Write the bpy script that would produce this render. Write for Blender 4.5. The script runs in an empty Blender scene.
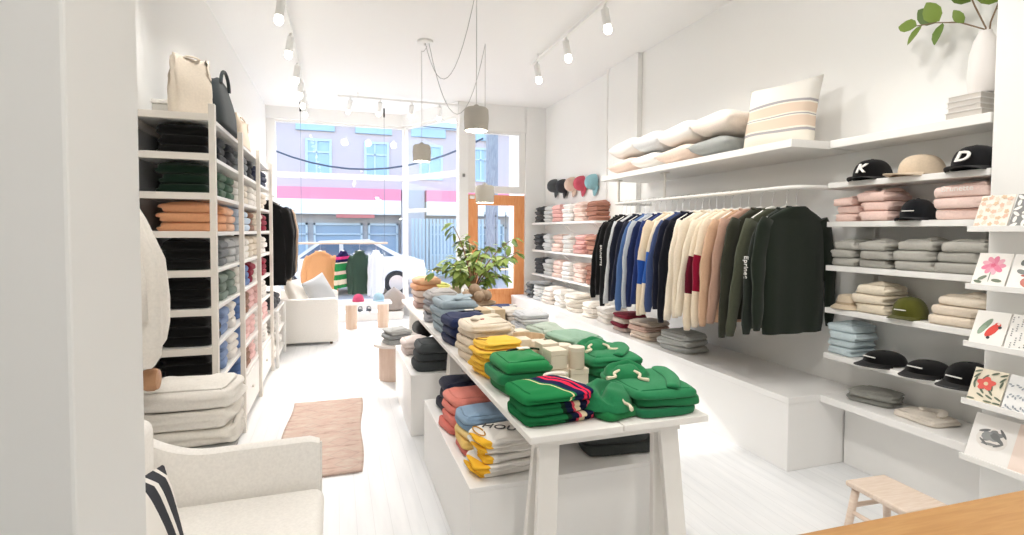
import bpy, bmesh, math, random
import numpy as np
from mathutils import Vector, Matrix, Euler
C = bpy.context.scene.collection
PI = math.pi
SC = bpy.context.scene

# ------------------------------------------------------------------ materials
def lin(h):
    h = h.lstrip('#')
    out = []
    for i in (0, 2, 4):
        c = int(h[i:i+2], 16) / 255
        out.append(c / 12.92 if c <= .04045 else ((c + .055) / 1.055) ** 2.4)
    return tuple(out) + (1,)

MATS = {}
def base_mat(name):
    m = bpy.data.materials.new(name); m.use_nodes = True
    nt = m.node_tree; b = nt.nodes['Principled BSDF']
    return m, nt, b

def add_bump(nt, b, scale, strength, detail=3, dist=.002, coord='Object'):
    tc = nt.nodes.new('ShaderNodeTexCoord'); n = nt.nodes.new('ShaderNodeTexNoise')
    n.inputs['Scale'].default_value = scale; n.inputs['Detail'].default_value = detail
    bp = nt.nodes.new('ShaderNodeBump'); bp.inputs['Strength'].default_value = strength
    bp.inputs['Distance'].default_value = dist
    nt.links.new(tc.outputs[coord], n.inputs['Vector'])
    nt.links.new(n.outputs['Fac'], bp.inputs['Height'])
    nt.links.new(bp.outputs['Normal'], b.inputs['Normal'])
    return tc, n

def paint(hexc, rough=.5, name=None, spec=.3, metal=0.):
    k = ('p', hexc, rough, metal)
    if k not in MATS:
        m, nt, b = base_mat(name or 'paint_' + hexc.strip('#'))
        b.inputs['Base Color'].default_value = lin(hexc); b.inputs['Roughness'].default_value = rough
        b.inputs['Specular IOR Level'].default_value = spec; b.inputs['Metallic'].default_value = metal
        MATS[k] = m
    return MATS[k]

def plaster(hexc):
    k = ('pl', hexc)
    if k not in MATS:
        m, nt, b = base_mat('plaster_' + hexc.strip('#'))
        b.inputs['Base Color'].default_value = lin(hexc); b.inputs['Roughness'].default_value = .75
        b.inputs['Specular IOR Level'].default_value = .2
        add_bump(nt, b, 60, .08, 4, .002)
        MATS[k] = m
    return MATS[k]

def fab(hexc, kind='knit'):
    k = ('f', hexc, kind)
    if k not in MATS:
        m, nt, b = base_mat(kind + '_' + hexc.strip('#'))
        b.inputs['Roughness'].default_value = .95; b.inputs['Specular IOR Level'].default_value = .08
        b.inputs['Sheen Weight'].default_value = .12; b.inputs['Sheen Roughness'].default_value = .6
        tc, n = add_bump(nt, b, 420 if kind == 'knit' else 180, .25, 2, .0015)
        n2 = nt.nodes.new('ShaderNodeTexNoise'); n2.inputs['Scale'].default_value = 90
        n2.inputs['Detail'].default_value = 5
        nt.links.new(tc.outputs['Object'], n2.inputs['Vector'])
        mx = nt.nodes.new('ShaderNodeMix'); mx.data_type = 'RGBA'
        c = lin(hexc)
        mx.inputs['A'].default_value = tuple(x * .88 for x in c[:3]) + (1,)
        mx.inputs['B'].default_value = tuple(min(1, x * 1.1) for x in c[:3]) + (1,)
        nt.links.new(n2.outputs['Fac'], mx.inputs['Factor'])
        nt.links.new(mx.outputs['Result'], b.inputs['Base Color'])
        MATS[k] = m
    return MATS[k]

def bands(name, stops, axis, lo, hi, rough=.95, skew=0.0, second=0):
    """constant colour bands along one object axis: stops = [(pos, hex)]"""
    k = ('b', name)
    if k not in MATS:
        m, nt, b = base_mat(name)
        b.inputs['Roughness'].default_value = rough; b.inputs['Specular IOR Level'].default_value = .08
        tc, n = add_bump(nt, b, 300, .2, 2, .0015)
        sx = nt.nodes.new('ShaderNodeSeparateXYZ'); nt.links.new(tc.outputs['Object'], sx.inputs[0])
        src = sx.outputs[axis]
        if skew:
            ad = nt.nodes.new('ShaderNodeMath'); ad.operation = 'MULTIPLY_ADD'
            ad.inputs[1].default_value = skew
            nt.links.new(sx.outputs[second], ad.inputs[0]); nt.links.new(src, ad.inputs[2]); src = ad.outputs[0]
        mr = nt.nodes.new('ShaderNodeMapRange'); mr.inputs['From Min'].default_value = lo
        mr.inputs['From Max'].default_value = hi
        nt.links.new(src, mr.inputs['Value'])
        cr = nt.nodes.new('ShaderNodeValToRGB'); cr.color_ramp.interpolation = 'CONSTANT'
        el = cr.color_ramp.elements
        el[0].position = 0; el[0].color = lin(stops[0][1])
        el[1].position = stops[1][0]; el[1].color = lin(stops[1][1])
        for p, h in stops[2:]:
            e = el.new(p); e.color = lin(h)
        nt.links.new(mr.outputs[0], cr.inputs[0]); nt.links.new(cr.outputs[0], b.inputs['Base Color'])
        MATS[k] = m
    return MATS[k]

def wood(hexa, hexb, scale=(1, 1, 12), rough=.55, name='wood', rot=0):
    k = ('w', hexa, hexb, scale)
    if k not in MATS:
        m, nt, b = base_mat(name)
        b.inputs['Roughness'].default_value = rough; b.inputs['Specular IOR Level'].default_value = .3
        tc = nt.nodes.new('ShaderNodeTexCoord'); mp = nt.nodes.new('ShaderNodeMapping')
        mp.inputs['Scale'].default_value = scale
        n = nt.nodes.new('ShaderNodeTexNoise'); n.inputs['Scale'].default_value = 6; n.inputs['Detail'].default_value = 6
        n.inputs['Distortion'].default_value = .6
        cr = nt.nodes.new('ShaderNodeValToRGB')
        cr.color_ramp.elements[0].position = .3; cr.color_ramp.elements[0].color = lin(hexa)
        cr.color_ramp.elements[1].position = .7; cr.color_ramp.elements[1].color = lin(hexb)
        nt.links.new(tc.outputs['Object'], mp.inputs[0]); nt.links.new(mp.outputs[0], n.inputs['Vector'])
        nt.links.new(n.outputs['Fac'], cr.inputs[0]); nt.links.new(cr.outputs[0], b.inputs['Base Color'])
        bp = nt.nodes.new('ShaderNodeBump'); bp.inputs['Strength'].default_value = .15; bp.inputs['Distance'].default_value = .001
        nt.links.new(n.outputs['Fac'], bp.inputs['Height']); nt.links.new(bp.outputs[0], b.inputs['Normal'])
        MATS[k] = m
    return MATS[k]

def glow(hexc, strength):
    k = ('g', hexc, strength)
    if k not in MATS:
        m, nt, b = base_mat('lit_bulb')
        b.inputs['Base Color'].default_value = (.9, .9, .9, 1)
        b.inputs['Emission Color'].default_value = lin(hexc); b.inputs['Emission Strength'].default_value = strength
        MATS[k] = m
    return MATS[k]

def glass_mat(name='window_glass', tint='#FFFFFF', refl=1.0):
    k = ('gl', name)
    if k not in MATS:
        m = bpy.data.materials.new(name); m.use_nodes = True; nt = m.node_tree
        nt.nodes.clear()
        o = nt.nodes.new('ShaderNodeOutputMaterial'); mx = nt.nodes.new('ShaderNodeMixShader')
        t = nt.nodes.new('ShaderNodeBsdfTransparent'); t.inputs[0].default_value = lin(tint)
        g = nt.nodes.new('ShaderNodeBsdfGlossy'); g.inputs['Roughness'].default_value = .01
        f = nt.nodes.new('ShaderNodeFresnel'); f.inputs[0].default_value = 1.45
        geo = nt.nodes.new('ShaderNodeNewGeometry'); sb = nt.nodes.new('ShaderNodeMath'); sb.operation = 'SUBTRACT'; sb.inputs[0].default_value = 1
        ml = nt.nodes.new('ShaderNodeMath'); ml.operation = 'MULTIPLY'; ml.use_clamp = True
        nt.links.new(geo.outputs['Backfacing'], sb.inputs[1]); nt.links.new(sb.outputs[0], ml.inputs[0]); nt.links.new(f.outputs[0], ml.inputs[1])
        nt.links.new(ml.outputs[0], mx.inputs[0]); nt.links.new(t.outputs[0], mx.inputs[1]); nt.links.new(g.outputs[0], mx.inputs[2])
        nt.links.new(mx.outputs[0], o.inputs[0])
        MATS[k] = m
    return MATS[k]

def floor_mat():
    m, nt, b = base_mat('white_floorboards')
    tc = nt.nodes.new('ShaderNodeTexCoord'); sx = nt.nodes.new('ShaderNodeSeparateXYZ')
    nt.links.new(tc.outputs['Object'], sx.inputs[0])
    mul = nt.nodes.new('ShaderNodeMath'); mul.operation = 'MULTIPLY'; mul.inputs[1].default_value = 1 / .085
    nt.links.new(sx.outputs[0], mul.inputs[0])
    fr = nt.nodes.new('ShaderNodeMath'); fr.operation = 'FRACT'; nt.links.new(mul.outputs[0], fr.inputs[0])
    cr = nt.nodes.new('ShaderNodeValToRGB'); e = cr.color_ramp.elements
    e[0].position = 0; e[0].color = (.62, .62, .62, 1); e[1].position = .035; e[1].color = (1, 1, 1, 1)
    nt.links.new(fr.outputs[0], cr.inputs[0])
    n = nt.nodes.new('ShaderNodeTexNoise'); n.inputs['Scale'].default_value = 3; n.inputs['Detail'].default_value = 6
    mp = nt.nodes.new('ShaderNodeMapping'); mp.inputs['Scale'].default_value = (6, .6, 1)
    nt.links.new(tc.outputs['Object'], mp.inputs[0]); nt.links.new(mp.outputs[0], n.inputs['Vector'])
    c2 = nt.nodes.new('ShaderNodeValToRGB')
    c2.color_ramp.elements[0].position = .3; c2.color_ramp.elements[0].color = (.76, .775, .79, 1)
    c2.color_ramp.elements[1].position = .6; c2.color_ramp.elements[1].color = (.83, .84, .85, 1)
    nt.links.new(n.outputs['Fac'], c2.inputs[0])
    mx = nt.nodes.new('ShaderNodeMix'); mx.data_type = 'RGBA'; mx.blend_type = 'MULTIPLY'; mx.inputs['Factor'].default_value = .6
    nt.links.new(c2.outputs[0], mx.inputs['A']); nt.links.new(cr.outputs[0], mx.inputs['B'])
    nt.links.new(mx.outputs['Result'], b.inputs['Base Color'])
    b.inputs['Roughness'].default_value = .38; b.inputs['Specular IOR Level'].default_value = .35
    bp = nt.nodes.new('ShaderNodeBump'); bp.inputs['Strength'].default_value = .3; bp.inputs['Distance'].default_value = .002
    nt.links.new(cr.outputs[0], bp.inputs['Height']); nt.links.new(bp.outputs[0], b.inputs['Normal'])
    return m

def rug_mat():
    m, nt, b = base_mat('faded_pink_rug')
    tc = nt.nodes.new('ShaderNodeTexCoord')
    mp = nt.nodes.new('ShaderNodeMapping'); mp.inputs['Scale'].default_value = (4, 12, 1)
    n = nt.nodes.new('ShaderNodeTexNoise'); n.inputs['Scale'].default_value = 1.6; n.inputs['Detail'].default_value = 8; n.inputs['Roughness'].default_value = .7
    nt.links.new(tc.outputs['Object'], mp.inputs[0]); nt.links.new(mp.outputs[0], n.inputs['Vector'])
    cr = nt.nodes.new('ShaderNodeValToRGB'); e = cr.color_ramp.elements
    e[0].position = .3; e[0].color = lin('#AE978B'); e[1].position = .7; e[1].color = lin('#DACCC0')
    x = e.new(.45); x.color = lin('#D0B5A9'); x = e.new(.56); x.color = lin('#D1C0B3')
    nt.links.new(n.outputs['Fac'], cr.inputs[0])
    # woven lozenges
    w = nt.nodes.new('ShaderNodeTexVoronoi'); w.distance = 'MANHATTAN'; w.feature = 'DISTANCE_TO_EDGE' if False else 'F1'
    w.inputs['Scale'].default_value = 5; w.inputs['Randomness'].default_value = .35
    nt.links.new(tc.outputs['Object'], w.inputs['Vector'])
    c2 = nt.nodes.new('ShaderNodeValToRGB'); c2.color_ramp.interpolation = 'EASE'; e = c2.color_ramp.elements
    e[0].position = .45; e[0].color = (0, 0, 0, 1); e[1].position = .53; e[1].color = (0, 0, 0, 1)
    x = e.new(.49); x.color = (.55, .55, .55, 1)
    nt.links.new(w.outputs['Distance'], c2.inputs[0])
    mx = nt.nodes.new('ShaderNodeMix'); mx.data_type = 'RGBA'; mx.inputs['B'].default_value = lin('#B3A199')
    nt.links.new(c2.outputs[0], mx.inputs['Factor']); nt.links.new(cr.outputs[0], mx.inputs['A'])
    nt.links.new(mx.outputs['Result'], b.inputs['Base Color'])
    b.inputs['Roughness'].default_value = 1; b.inputs['Specular IOR Level'].default_value = .05
    return m

WALL = plaster('#F3F3F1'); CEIL = plaster('#F4F4F3')
WHITE = paint('#F1F0ED', .45, 'white_paint'); OFFW = paint('#E9E6E0', .5, 'warm_white_paint')
LAM = paint('#F2F1EF', .35, 'white_laminate')
PALEWOOD = wood('#D9C3B2', '#E6D6C8', (1, 1, 14), .55, 'pale_wood')
BIRCH = wood('#D8C4B2', '#E4D4C6', (2, 14, 2), .5, 'birch_wood')
BLACKM = paint('#1B1B1C', .5, 'black_metal')
STEEL = paint('#CFCFCF', .3, 'steel', .5, .8)

# ------------------------------------------------------------------ mesh helpers
def link(o, parent=None):
    C.objects.link(o)
    if parent is not None: o.parent = parent
    return o

def mob(name, verts, faces, mat, parent=None, smooth=True, loc=None, rot=None, fm=None):
    me = bpy.data.meshes.new(name)
    me.from_pydata([tuple(map(float, v)) for v in verts], [], faces)
    ms = mat if isinstance(mat, (list, tuple)) else [mat]
    for m in ms: me.materials.append(m)
    if smooth: me.polygons.foreach_set('use_smooth', [True] * len(me.polygons))
    if fm is not None: me.polygons.foreach_set('material_index', fm)
    me.update()
    o = bpy.data.objects.new(name, me)
    if loc is not None: o.location = loc
    if rot is not None: o.rotation_euler = rot
    return link(o, parent)

class MB:
    def __init__(s): s.v = []; s.f = []; s.m = []
    def add(s, v, f, mi=0):
        n = len(s.v); s.v += [tuple(map(float, p)) for p in v]; s.f += [tuple(i + n for i in q) for q in f]; s.m += [mi] * len(f); return s
    def box(s, a, b, mi=0, bev=.004, M=None):
        bm = bmesh.new(); bmesh.ops.create_cube(bm, size=1)
        for v in bm.verts: v.co = Vector([a[i] + (b[i] - a[i]) * (v.co[i] + .5) for i in range(3)])
        if bev: bmesh.ops.bevel(bm, geom=list(bm.edges), offset=min(bev, *[abs(b[i]-a[i]) * .45 for i in range(3)]), segments=2, affect='EDGES', profile=.5)
        bm.verts.index_update()
        vs = [v.co.copy() for v in bm.verts]
        if M is not None: vs = [M @ v for v in vs]
        s.add(vs, [[v.index for v in f.verts] for f in bm.faces], mi); bm.free(); return s
    def tube(s, pts, r, n=8, mi=0, cap=True, flat=None):
        pts = [Vector(p) for p in pts]; k = len(pts)
        rs = r if isinstance(r, (list, tuple)) else [r] * k
        vs = []; up = Vector((0, 0, 1))
        t0 = (pts[1] - pts[0]).normalized()
        if abs(t0.dot(up)) > .9: up = Vector((1, 0, 0))
        u = t0.cross(up).normalized()
        for i in range(k):
            t = ((pts[min(i+1, k-1)] - pts[max(i-1, 0)])).normalized()
            u = (u - t * u.dot(t)).normalized(); w = t.cross(u)
            for j in range(n):
                a = 2 * PI * j / n
                vs.append(pts[i] + (u * math.cos(a) + w * math.sin(a) * (flat or 1)) * rs[i])
        fs = [(i*n+j, i*n+(j+1) % n, (i+1)*n+(j+1) % n, (i+1)*n+j) for i in range(k-1) for j in range(n)]
        if cap: fs += [tuple(range(n-1, -1, -1)), tuple((k-1)*n + j for j in range(n))]
        return s.add(vs, fs, mi)
    def lathe(s, prof, n=24, c=(0, 0, 0), mi=0, capb=True, capt=True):
        vs = []
        for r, z in prof:
            for j in range(n):
                a = 2 * PI * j / n; vs.append((c[0] + r*math.cos(a), c[1] + r*math.sin(a), c[2] + z))
        k = len(prof)
        fs = [(i*n+j, i*n+(j+1) % n, (i+1)*n+(j+1) % n, (i+1)*n+j) for i in range(k-1) for j in range(n)]
        if capb: fs.append(tuple(range(n-1, -1, -1)))
        if capt: fs.append(tuple((k-1)*n + j for j in range(n)))
        return s.add(vs, fs, mi)
    def poly(s, pts, mi=0): return s.add(pts, [tuple(range(len(pts)))], mi)
    def build(s, name, mat, parent=None, smooth=False, loc=None, rot=None):
        o = mob(name, s.v, s.f, mat, parent, smooth, loc, rot, s.m)
        if not smooth: pass
        return o

def autosmooth(o, ang=40):
    me = o.data; bm = bmesh.new(); bm.from_mesh(me)
    for f in bm.faces: f.smooth = True
    for e in bm.edges:
        if len(e.link_faces) == 2 and e.calc_face_angle(0) > math.radians(ang): e.smooth = False
    bm.to_mesh(me); bm.free(); return o

def box(name, a, b, mat, parent=None, bev=.004, loc=None, rot=None):
    return MB().box(a, b, 0, bev).build(name, mat, parent, False, loc, rot)
def tube(name, pts, r, mat, parent=None, n=8, loc=None):
    return autosmooth(MB().tube(pts, r, n).build(name, mat, parent, True, loc))
def lathe(name, prof, mat, parent=None, n=24, loc=None, rot=None, capb=True, capt=True):
    return autosmooth(MB().lathe(prof, n, capb=capb, capt=capt).build(name, mat, parent, True, loc, rot))

def tag(o, label=None, cat=None, group=None, kind=None):
    if label: o['label'] = label
    if cat: o['category'] = cat
    if group: o['group'] = group
    if kind: o['kind'] = kind
    return o
def thing(name, label, cat, loc=(0, 0, 0), rz=0, group=None):
    o = bpy.data.objects.new(name, None); o.empty_display_size = .05
    o.location = loc; o.rotation_euler = (0, 0, rz); link(o)
    return tag(o, label, cat, group)
def struct(o): o['kind'] = 'structure'; return o
def copy_tree(o, parent=None):
    c = o.copy(); link(c, parent)
    for ch in list(o.children): copy_tree(ch, c)
    return c
def text(name, s, size, mat, parent, loc, rot, extrude=.0008, shear=0, bold=0, align='CENTER'):
    cu = bpy.data.curves.new(name, 'FONT'); cu.body = s; cu.size = size; cu.extrude = extrude
    cu.shear = shear; cu.offset = bold; cu.align_x = align; cu.align_y = 'CENTER'; cu.resolution_u = 3
    cu.materials.append(mat)
    tmp = bpy.data.objects.new(name, cu); link(tmp)
    me = bpy.data.meshes.new_from_object(tmp.evaluated_get(bpy.context.evaluated_depsgraph_get()))
    bpy.data.objects.remove(tmp)
    if not me.materials: me.materials.append(mat)
    o = bpy.data.objects.new(name, me); o.location = loc; o.rotation_euler = rot
    return link(o, parent)

# ------------------------------------------------------------------ room shell
XL, XR, CZ = -1.08, 3.26, 3.5
struct(box('floor', (-2.4, -3, -.1), (3.6, 9.45, 0), floor_mat(), bev=0))
struct(box('ceiling', (-2.4, -3, CZ), (3.6, 9.6, CZ + .12), CEIL, bev=0))
struct(box('wall_left', (XL - .15, 1.9, 0), (XL, 9.6, CZ), WALL, bev=0))
struct(box('wall_right', (XR, -3, 0), (XR + .15, 9.6, CZ), WALL, bev=0))
struct(box('wall_back', (-2.4, -3.15, 0), (3.6, -3, CZ), WALL, bev=0))
struct(box('wall_rear_side', (-2.4, -3, 0), (-2.25, 1.3, CZ), WALL, bev=0))
struct(box('wall_end', (-2.4, 1.005, 0), (-.4, 1.325, CZ), WALL, bev=.006))          # end of the wall beside the camera
struct(box('wall_nook', (-2.4, 1.33, 0), (XL - .15, 2.05, CZ), WALL, bev=0))
struct(box('wall_pier', (3.0, -3, 0), (XR, 1.687, CZ), WALL, bev=.004))            # jog that carries the card ledges
struct(box('wall_pilaster', (3.2, 5.19, 0), (XR, 5.83, CZ), WALL, bev=.004))
struct(tube('trim_1', [(3.19, 5.86, .5), (3.19, 5.86, CZ)], .012, WHITE))
# storefront wall: head, side, sill
struct(box('wall_front_head', (XL, 9.34, 3.3), (1.2, 9.5, CZ), WALL, bev=0))
struct(box('wall_front_sill', (XL, 9.36, 0), (1.14, 9.5, .2), WALL, bev=0))
struct(box('trim_2', (XL, 8.95, 0), (1.05, 9.36, .13), WHITE, bev=.004))           # low display step under the window
struct(box('wall_door_side', (2.91, 8.06, 0), (XR, 8.2, CZ), WALL, bev=0))
struct(box('wall_door_head', (1.95, 8.06, 3.08), (2.92, 8.2, CZ), WALL, bev=0))
struct(box('wall_door_post', (1.81, 8.04, 0), (1.955, 8.22, CZ), WALL, bev=.004))
struct(box('wall_bay_head', (0, -.06, 3.3), (1.47, .06, CZ), WALL, bev=0, loc=(1.14, 9.38, 0), rot=(0, 0, math.atan2(-1.26, .69))))
struct(box('wall_porch_side', (3.2, 8.2, 0), (3.4, 9.8, CZ), WALL, bev=0))
# display window: frame and panes
GL = glass_mat()
w = MB()
w.box((XL, 9.38, .2), (XL + .14, 9.46, 3.3)).box((1.105, 9.37, .2), (1.15, 9.46, 3.3))
w.box((XL + .14, 9.38, 2.36), (1.105, 9.46, 2.45)).box((XL + .14, 9.39, .2), (1.105, 9.45, .27)).box((XL + .14, 9.39, 3.26), (1.105, 9.45, 3.3))
win = struct(w.build('window_1', WHITE))
box('pane', (XL + .14, 9.415, .27), (1.105, 9.425, 2.36), GL, win, bev=0)
box('pane', (XL + .14, 9.415, 2.45), (1.105, 9.425, 3.26), GL, win, bev=0)
# angled bay window towards the door
w = MB(); L = 1.44
for a, b in (((0.01, .2), (.035, 3.3)), ((L - .05, .2), (L, 3.3)), ((.05, .2), (L - .05, .27)), ((.05, 1.81), (L - .05, 1.87)), ((.05, 2.36), (L - .05, 2.45)), ((.05, 3.26), (L - .05, 3.3))):
    w.box((a[0], -.035, a[1]), (b[0], .035, b[1]))
ang = math.atan2(-1.24, .68)
bay = struct(w.build('window_2', WHITE, loc=(1.15, 9.4, 0), rot=(0, 0, ang)))
for z0, z1 in ((.27, 1.81), (1.87, 2.36), (2.45, 3.26)):
    box('pane', (.05, -.005, z0), (L - .05, .005, z1), GL, bay, bev=0)
struct(box('wall_bay_sill', (0, -.05, 0), (L, .05, .2), WALL, bev=0, loc=(1.15, 9.4, 0), rot=(0, 0, ang)))
# window over the door
w = MB()
for a, b in (((1.955, 2.1), (2.08, 3.08)), ((2.81, 2.1), (2.91, 3.08)), ((2.08, 2.1), (2.81, 2.21)), ((2.08, 3.04), (2.81, 3.08))):
    w.box((a[0], 8.08, a[1]), (b[0], 8.16, b[1]))
w3 = struct(w.build('window_3', WHITE))
box('pane', (2.08, 8.115, 2.21), (2.81, 8.125, 3.04), GL, w3, bev=0)
# door
OR = wood('#E99A60', '#F2AE78', (8, 8, 1), .45, 'orange_door_wood')
w = MB()
for a, b in (((1.96, .01), (2.125, 2.07)), ((2.735, .01), (2.905, 2.07)), ((2.125, .01), (2.735, .56)), ((2.125, 1.905), (2.735, 2.07))):
    w.box((a[0], 8.09, a[1]), (b[0], 8.14, b[1]))
w.box((2.2, 8.085, .12), (2.66, 8.09, .47))
d1 = struct(w.build('door_1', OR))
box('glass', (2.125, 8.112, .56), (2.735, 8.12, 1.905), GL, d1, bev=0)
tube('handle', [(2.03, 8.09, 1.05), (2.03, 8.04, 1.05), (2.03, 8.04, .85), (2.03, 8.09, .85)], .011, STEEL, d1)
for x in (2.25, 2.43, 2.6):
    mb = MB().tube([(x, 8.128, .62), (x, 8.128, 1.8)], .006, 6)
    for z in (1.3, 1.55, 1.74): mb.lathe([(.002, -.025), (.016, -.01), (.016, .01), (.002, .025)], 8, (x, 8.128, z))
    mb.build('bar', paint('#7E8791', .5), d1, True)
box('closer', (1.985, 8.04, 2.0), (2.06, 8.09, 2.05), WHITE, d1)
tag(box('door_sensor', (1.86, 8.015, 2.335), (1.9, 8.04, 2.385), paint('#8D8D88', .5)), 'small grey square sensor on the white post by the door', 'sensor')  # small box taken as a door sensor
struct(box('baseboard_right', (3.235, 1.7, 0), (XR, 2.5, .1), WHITE, bev=.003))
struct(box('baseboard_left', (XL, 7.0, 0), (XL + .02, 9.3, .1), WHITE, bev=.003))

# ------------------------------------------------------------------ outside
struct(box('sidewalk', (-12, 9.5, -.2), (16, 12.3, -.06), paint('#D8D0C6', .9), bev=0))
struct(box('road', (-12, 12.3, -.3), (16, 18, -.16), paint('#B3ABA2', .9), bev=0))
struct(box('sidewalk_far', (-12, 18, -.3), (16, 20, -.06), paint('#D4CCC2', .9), bev=0))
YF = 20
bld = thing('street_building', 'lavender shop building across the street with blue windows and a pink fascia', 'building', (1, YF, -.06))
def bp(name, x0, x1, z0, z1, y0, y1, m, par=None, bev=.01):
    p = par or bld
    off = Vector((1, YF, -.06)) + (Vector(p.location) if p is not bld else Vector((0, 0, 0)))
    return box(name, (x0 - 1, y0 - YF, z0 + .06), (x1 - 1, y1 - YF, z1 + .06), m, p, bev)
bp('wall', -9, 13, 3.0, 5.55, YF, YF + 4, plaster('#DCC8C4'))
bp('storefront_wall', -9, 13, -.06, 3.0, YF + .35, YF + 4, paint('#C6BEBA', .7))
BLUE = paint('#B9D0DC', .6); SKYB = paint('#D2DEE4', .5)
PANE = paint('#A9C2D2', .15, 'blue_glass', .6)
for i in range(9):
    cx = -6.6 + 2.0 * i
    mb = MB(); X = cx - 1
    for a, b in (((-.44, 3.4), (-.36, 4.72)), ((.36, 3.4), (.44, 4.72)), ((-.36, 4.64), (.36, 4.72)), ((-.36, 3.4), (.36, 3.48)), ((-.36, 4.22), (.36, 4.28)), ((-.1, 3.48), (-.04, 4.64))):
        mb.box((X + a[0], -.1, a[1] + .06), (X + b[0], .02, b[1] + .06), bev=.004)
    f = mb.build('window', SKYB, bld)
    box('glass', (X - .36, -.03, 3.54), (X + .36, .01, 4.7), PANE, f, bev=0)
    bp('cornice', cx - .75, cx + .55, 5.0, 5.32, YF - .12, YF, BLUE)
bp('parapet', -9, 13, 5.32, 5.6, YF - .16, YF, SKYB)
bp('fascia', -9, 2.25, 2.58, 3.0, YF - .3, YF + .3, paint('#FA9AAA', .7))
bp('fascia', 3.2, 13, 2.58, 3.0, YF - .3, YF + .3, paint('#FA9AAA', .7))
bp('awning', -9, 2.25, 2.06, 2.58, YF - .35, YF + .3, paint('#FFF3E4', .8))
bp('awning', 3.2, 13, 2.06, 2.58, YF - .35, YF + .3, paint('#FFF3E4', .8))
bp('sign', -.02, 1.3, 1.93, 2.06, YF - .32, YF - .25, paint('#D9837A', .7))
bp('pilaster', 2.3, 3.15, -.06, 3.0, YF - .1, YF + .35, paint('#C6BFBE', .8))
SHG = paint('#A3B2C0', .2, 'shop_glass', .5)
for i, (x0, x1) in enumerate(((-8, -6.2), (-6, -4.2), (-4, -2.6), (-2.4, -1.0), (-.8, .9), (1.1, 2.2), (3.4, 4.6), (4.8, 6.4), (6.7, 8.8), (9, 12))):
    mb = MB(); z1 = 1.75
    for a, b in (((x0, .5), (x0 + .07, z1)), ((x1 - .07, .5), (x1, z1)), ((x0, z1 - .08), (x1, z1)), ((x0, .5), (x1, .58)), ((x0, 1.32), (x1, 1.37))):
        mb.box((a[0] - 1, .2, a[1] + .06), (b[0] - 1, .38, b[1] + .06), bev=.004)
    f = mb.build('shop_window', paint('#CFD6D8', .6), bld)
    box('glass', (x0 - .93, .3, .64), (x1 - 1.07, .34, 1.73), SHG, f, bev=0)
    bp('stall_riser', x0, x1, .0, .5, YF + .25, YF + .38, paint('#C4C6C6', .8))
# corrugated panel front beyond the bay window
mb = MB()
for i in range(26):
    x = 2.35 + i * .12
    mb.box((x, 0, 0), (x + .085, .06, 1.95), bev=.02)
tag(mb.build('shutter_fence', paint('#C2CCCC', .7), loc=(0, 17.6, -.06)), 'pale blue ribbed hoarding standing on the far pavement beyond the bay window', 'hoarding')
tag(lathe('utility_pole', [(.17, 0), (.16, 3), (.15, 5.2)], wood('#8F9095', '#A9AAAE', (6, 6, 1), .9, 'grey_pole'), loc=(3.84, 13.2, -.16)), 'thick grey utility pole standing in the street beyond the door', 'pole')
for i, (a, b, lab) in enumerate((((-6, 14.0, 6.2), (3.64, 13.1, 4.4), 'uppermost dark cable slung across the street'), ((-6, 14.4, 4.6), (3.66, 13.15, 4.05), 'thin level cable crossing the lavender front'), ((-3, 15.6, 4.4), (3.63, 13.3, 3.9), 'sagging thick cable in front of the blue windows'))):
    sag = (.1, .05, 1.05)[i]
    pts = [tuple(a[k] + (b[k] - a[k]) * t / 14 - (sag * 4 * (t/14) * (1 - t/14) if k == 2 else 0) for k in range(3)) for t in range(15)]
    tag(tube('street_cable', pts, .014 if i < 2 else .025, paint('#5B5F6B', .8), n=6), lab, 'cable', 'overhead cables')
# parked white car
def build_car():
    car = thing('parked_car', 'white car parked in the street outside the shop', 'car', (.1, 14.6, -.16))
    prof = [(-2.1, .3), (-2.12, .62), (-1.95, .82), (-1.15, .92), (-.55, 1.36), (.75, 1.4), (1.55, .98), (2.05, .88), (2.12, .6), (2.08, .3)]
    vs = []; n = len(prof)
    for y, s in ((-.82, 1), (-.86, .98), (.86, .98), (.82, 1)):
        for x, z in prof:
            k = .78 if z > 1 else 1
            vs.append((x * s, y * k, z))
    fs = [(r*n+i, r*n+(i+1) % n, (r+1)*n+(i+1) % n, (r+1)*n+i) for r in range(3) for i in range(n)] + [tuple(range(n)), tuple(range(4*n-1, 3*n-1, -1))]
    autosmooth(mob('body', vs, fs, paint('#F6F0E8', .25, 'car_paint', .5), car), 30)
    DG = paint('#4A6076', .1, 'car_glass', .6)
    for sy in (-1, 1):
        y = sy * .78
        mb = MB().poly([(-.98, y, .95), (-.05, y, .97), (-.05, y * .9, 1.31), (-.5, y * .9, 1.3)]).poly([(.05, y, .97), (1.3, y, .99), (.74, y * .9, 1.33), (.05, y * .9, 1.31)])
        v = mb.v; mb.v = [(p[0], p[1] + sy * .045, p[2]) for p in v]
        mb.build('side_window', DG, car)
    for x in (-1.3, 1.35):
        for y in (-.86, .86):
            wl = MB().lathe([(.12, -.09), (.3, -.09), (.31, -.05), (.31, .05), (.3, .09), (.12, .09)], 24).build('wheel', paint('#2B2C2F', .8), car, False, (x, y, .31), (PI/2, 0, 0))
            lathe('hubcap', [(.02, -.105), (.2, -.1), (.2, .1), (.02, .105)], STEEL, wl, 20)
    for y in (-.6, .6): box('headlight', (-2.14, y - .16, .6), (-2.06, y + .16, .72), paint('#E8EEF2', .1), car, .02)
build_car()

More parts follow.
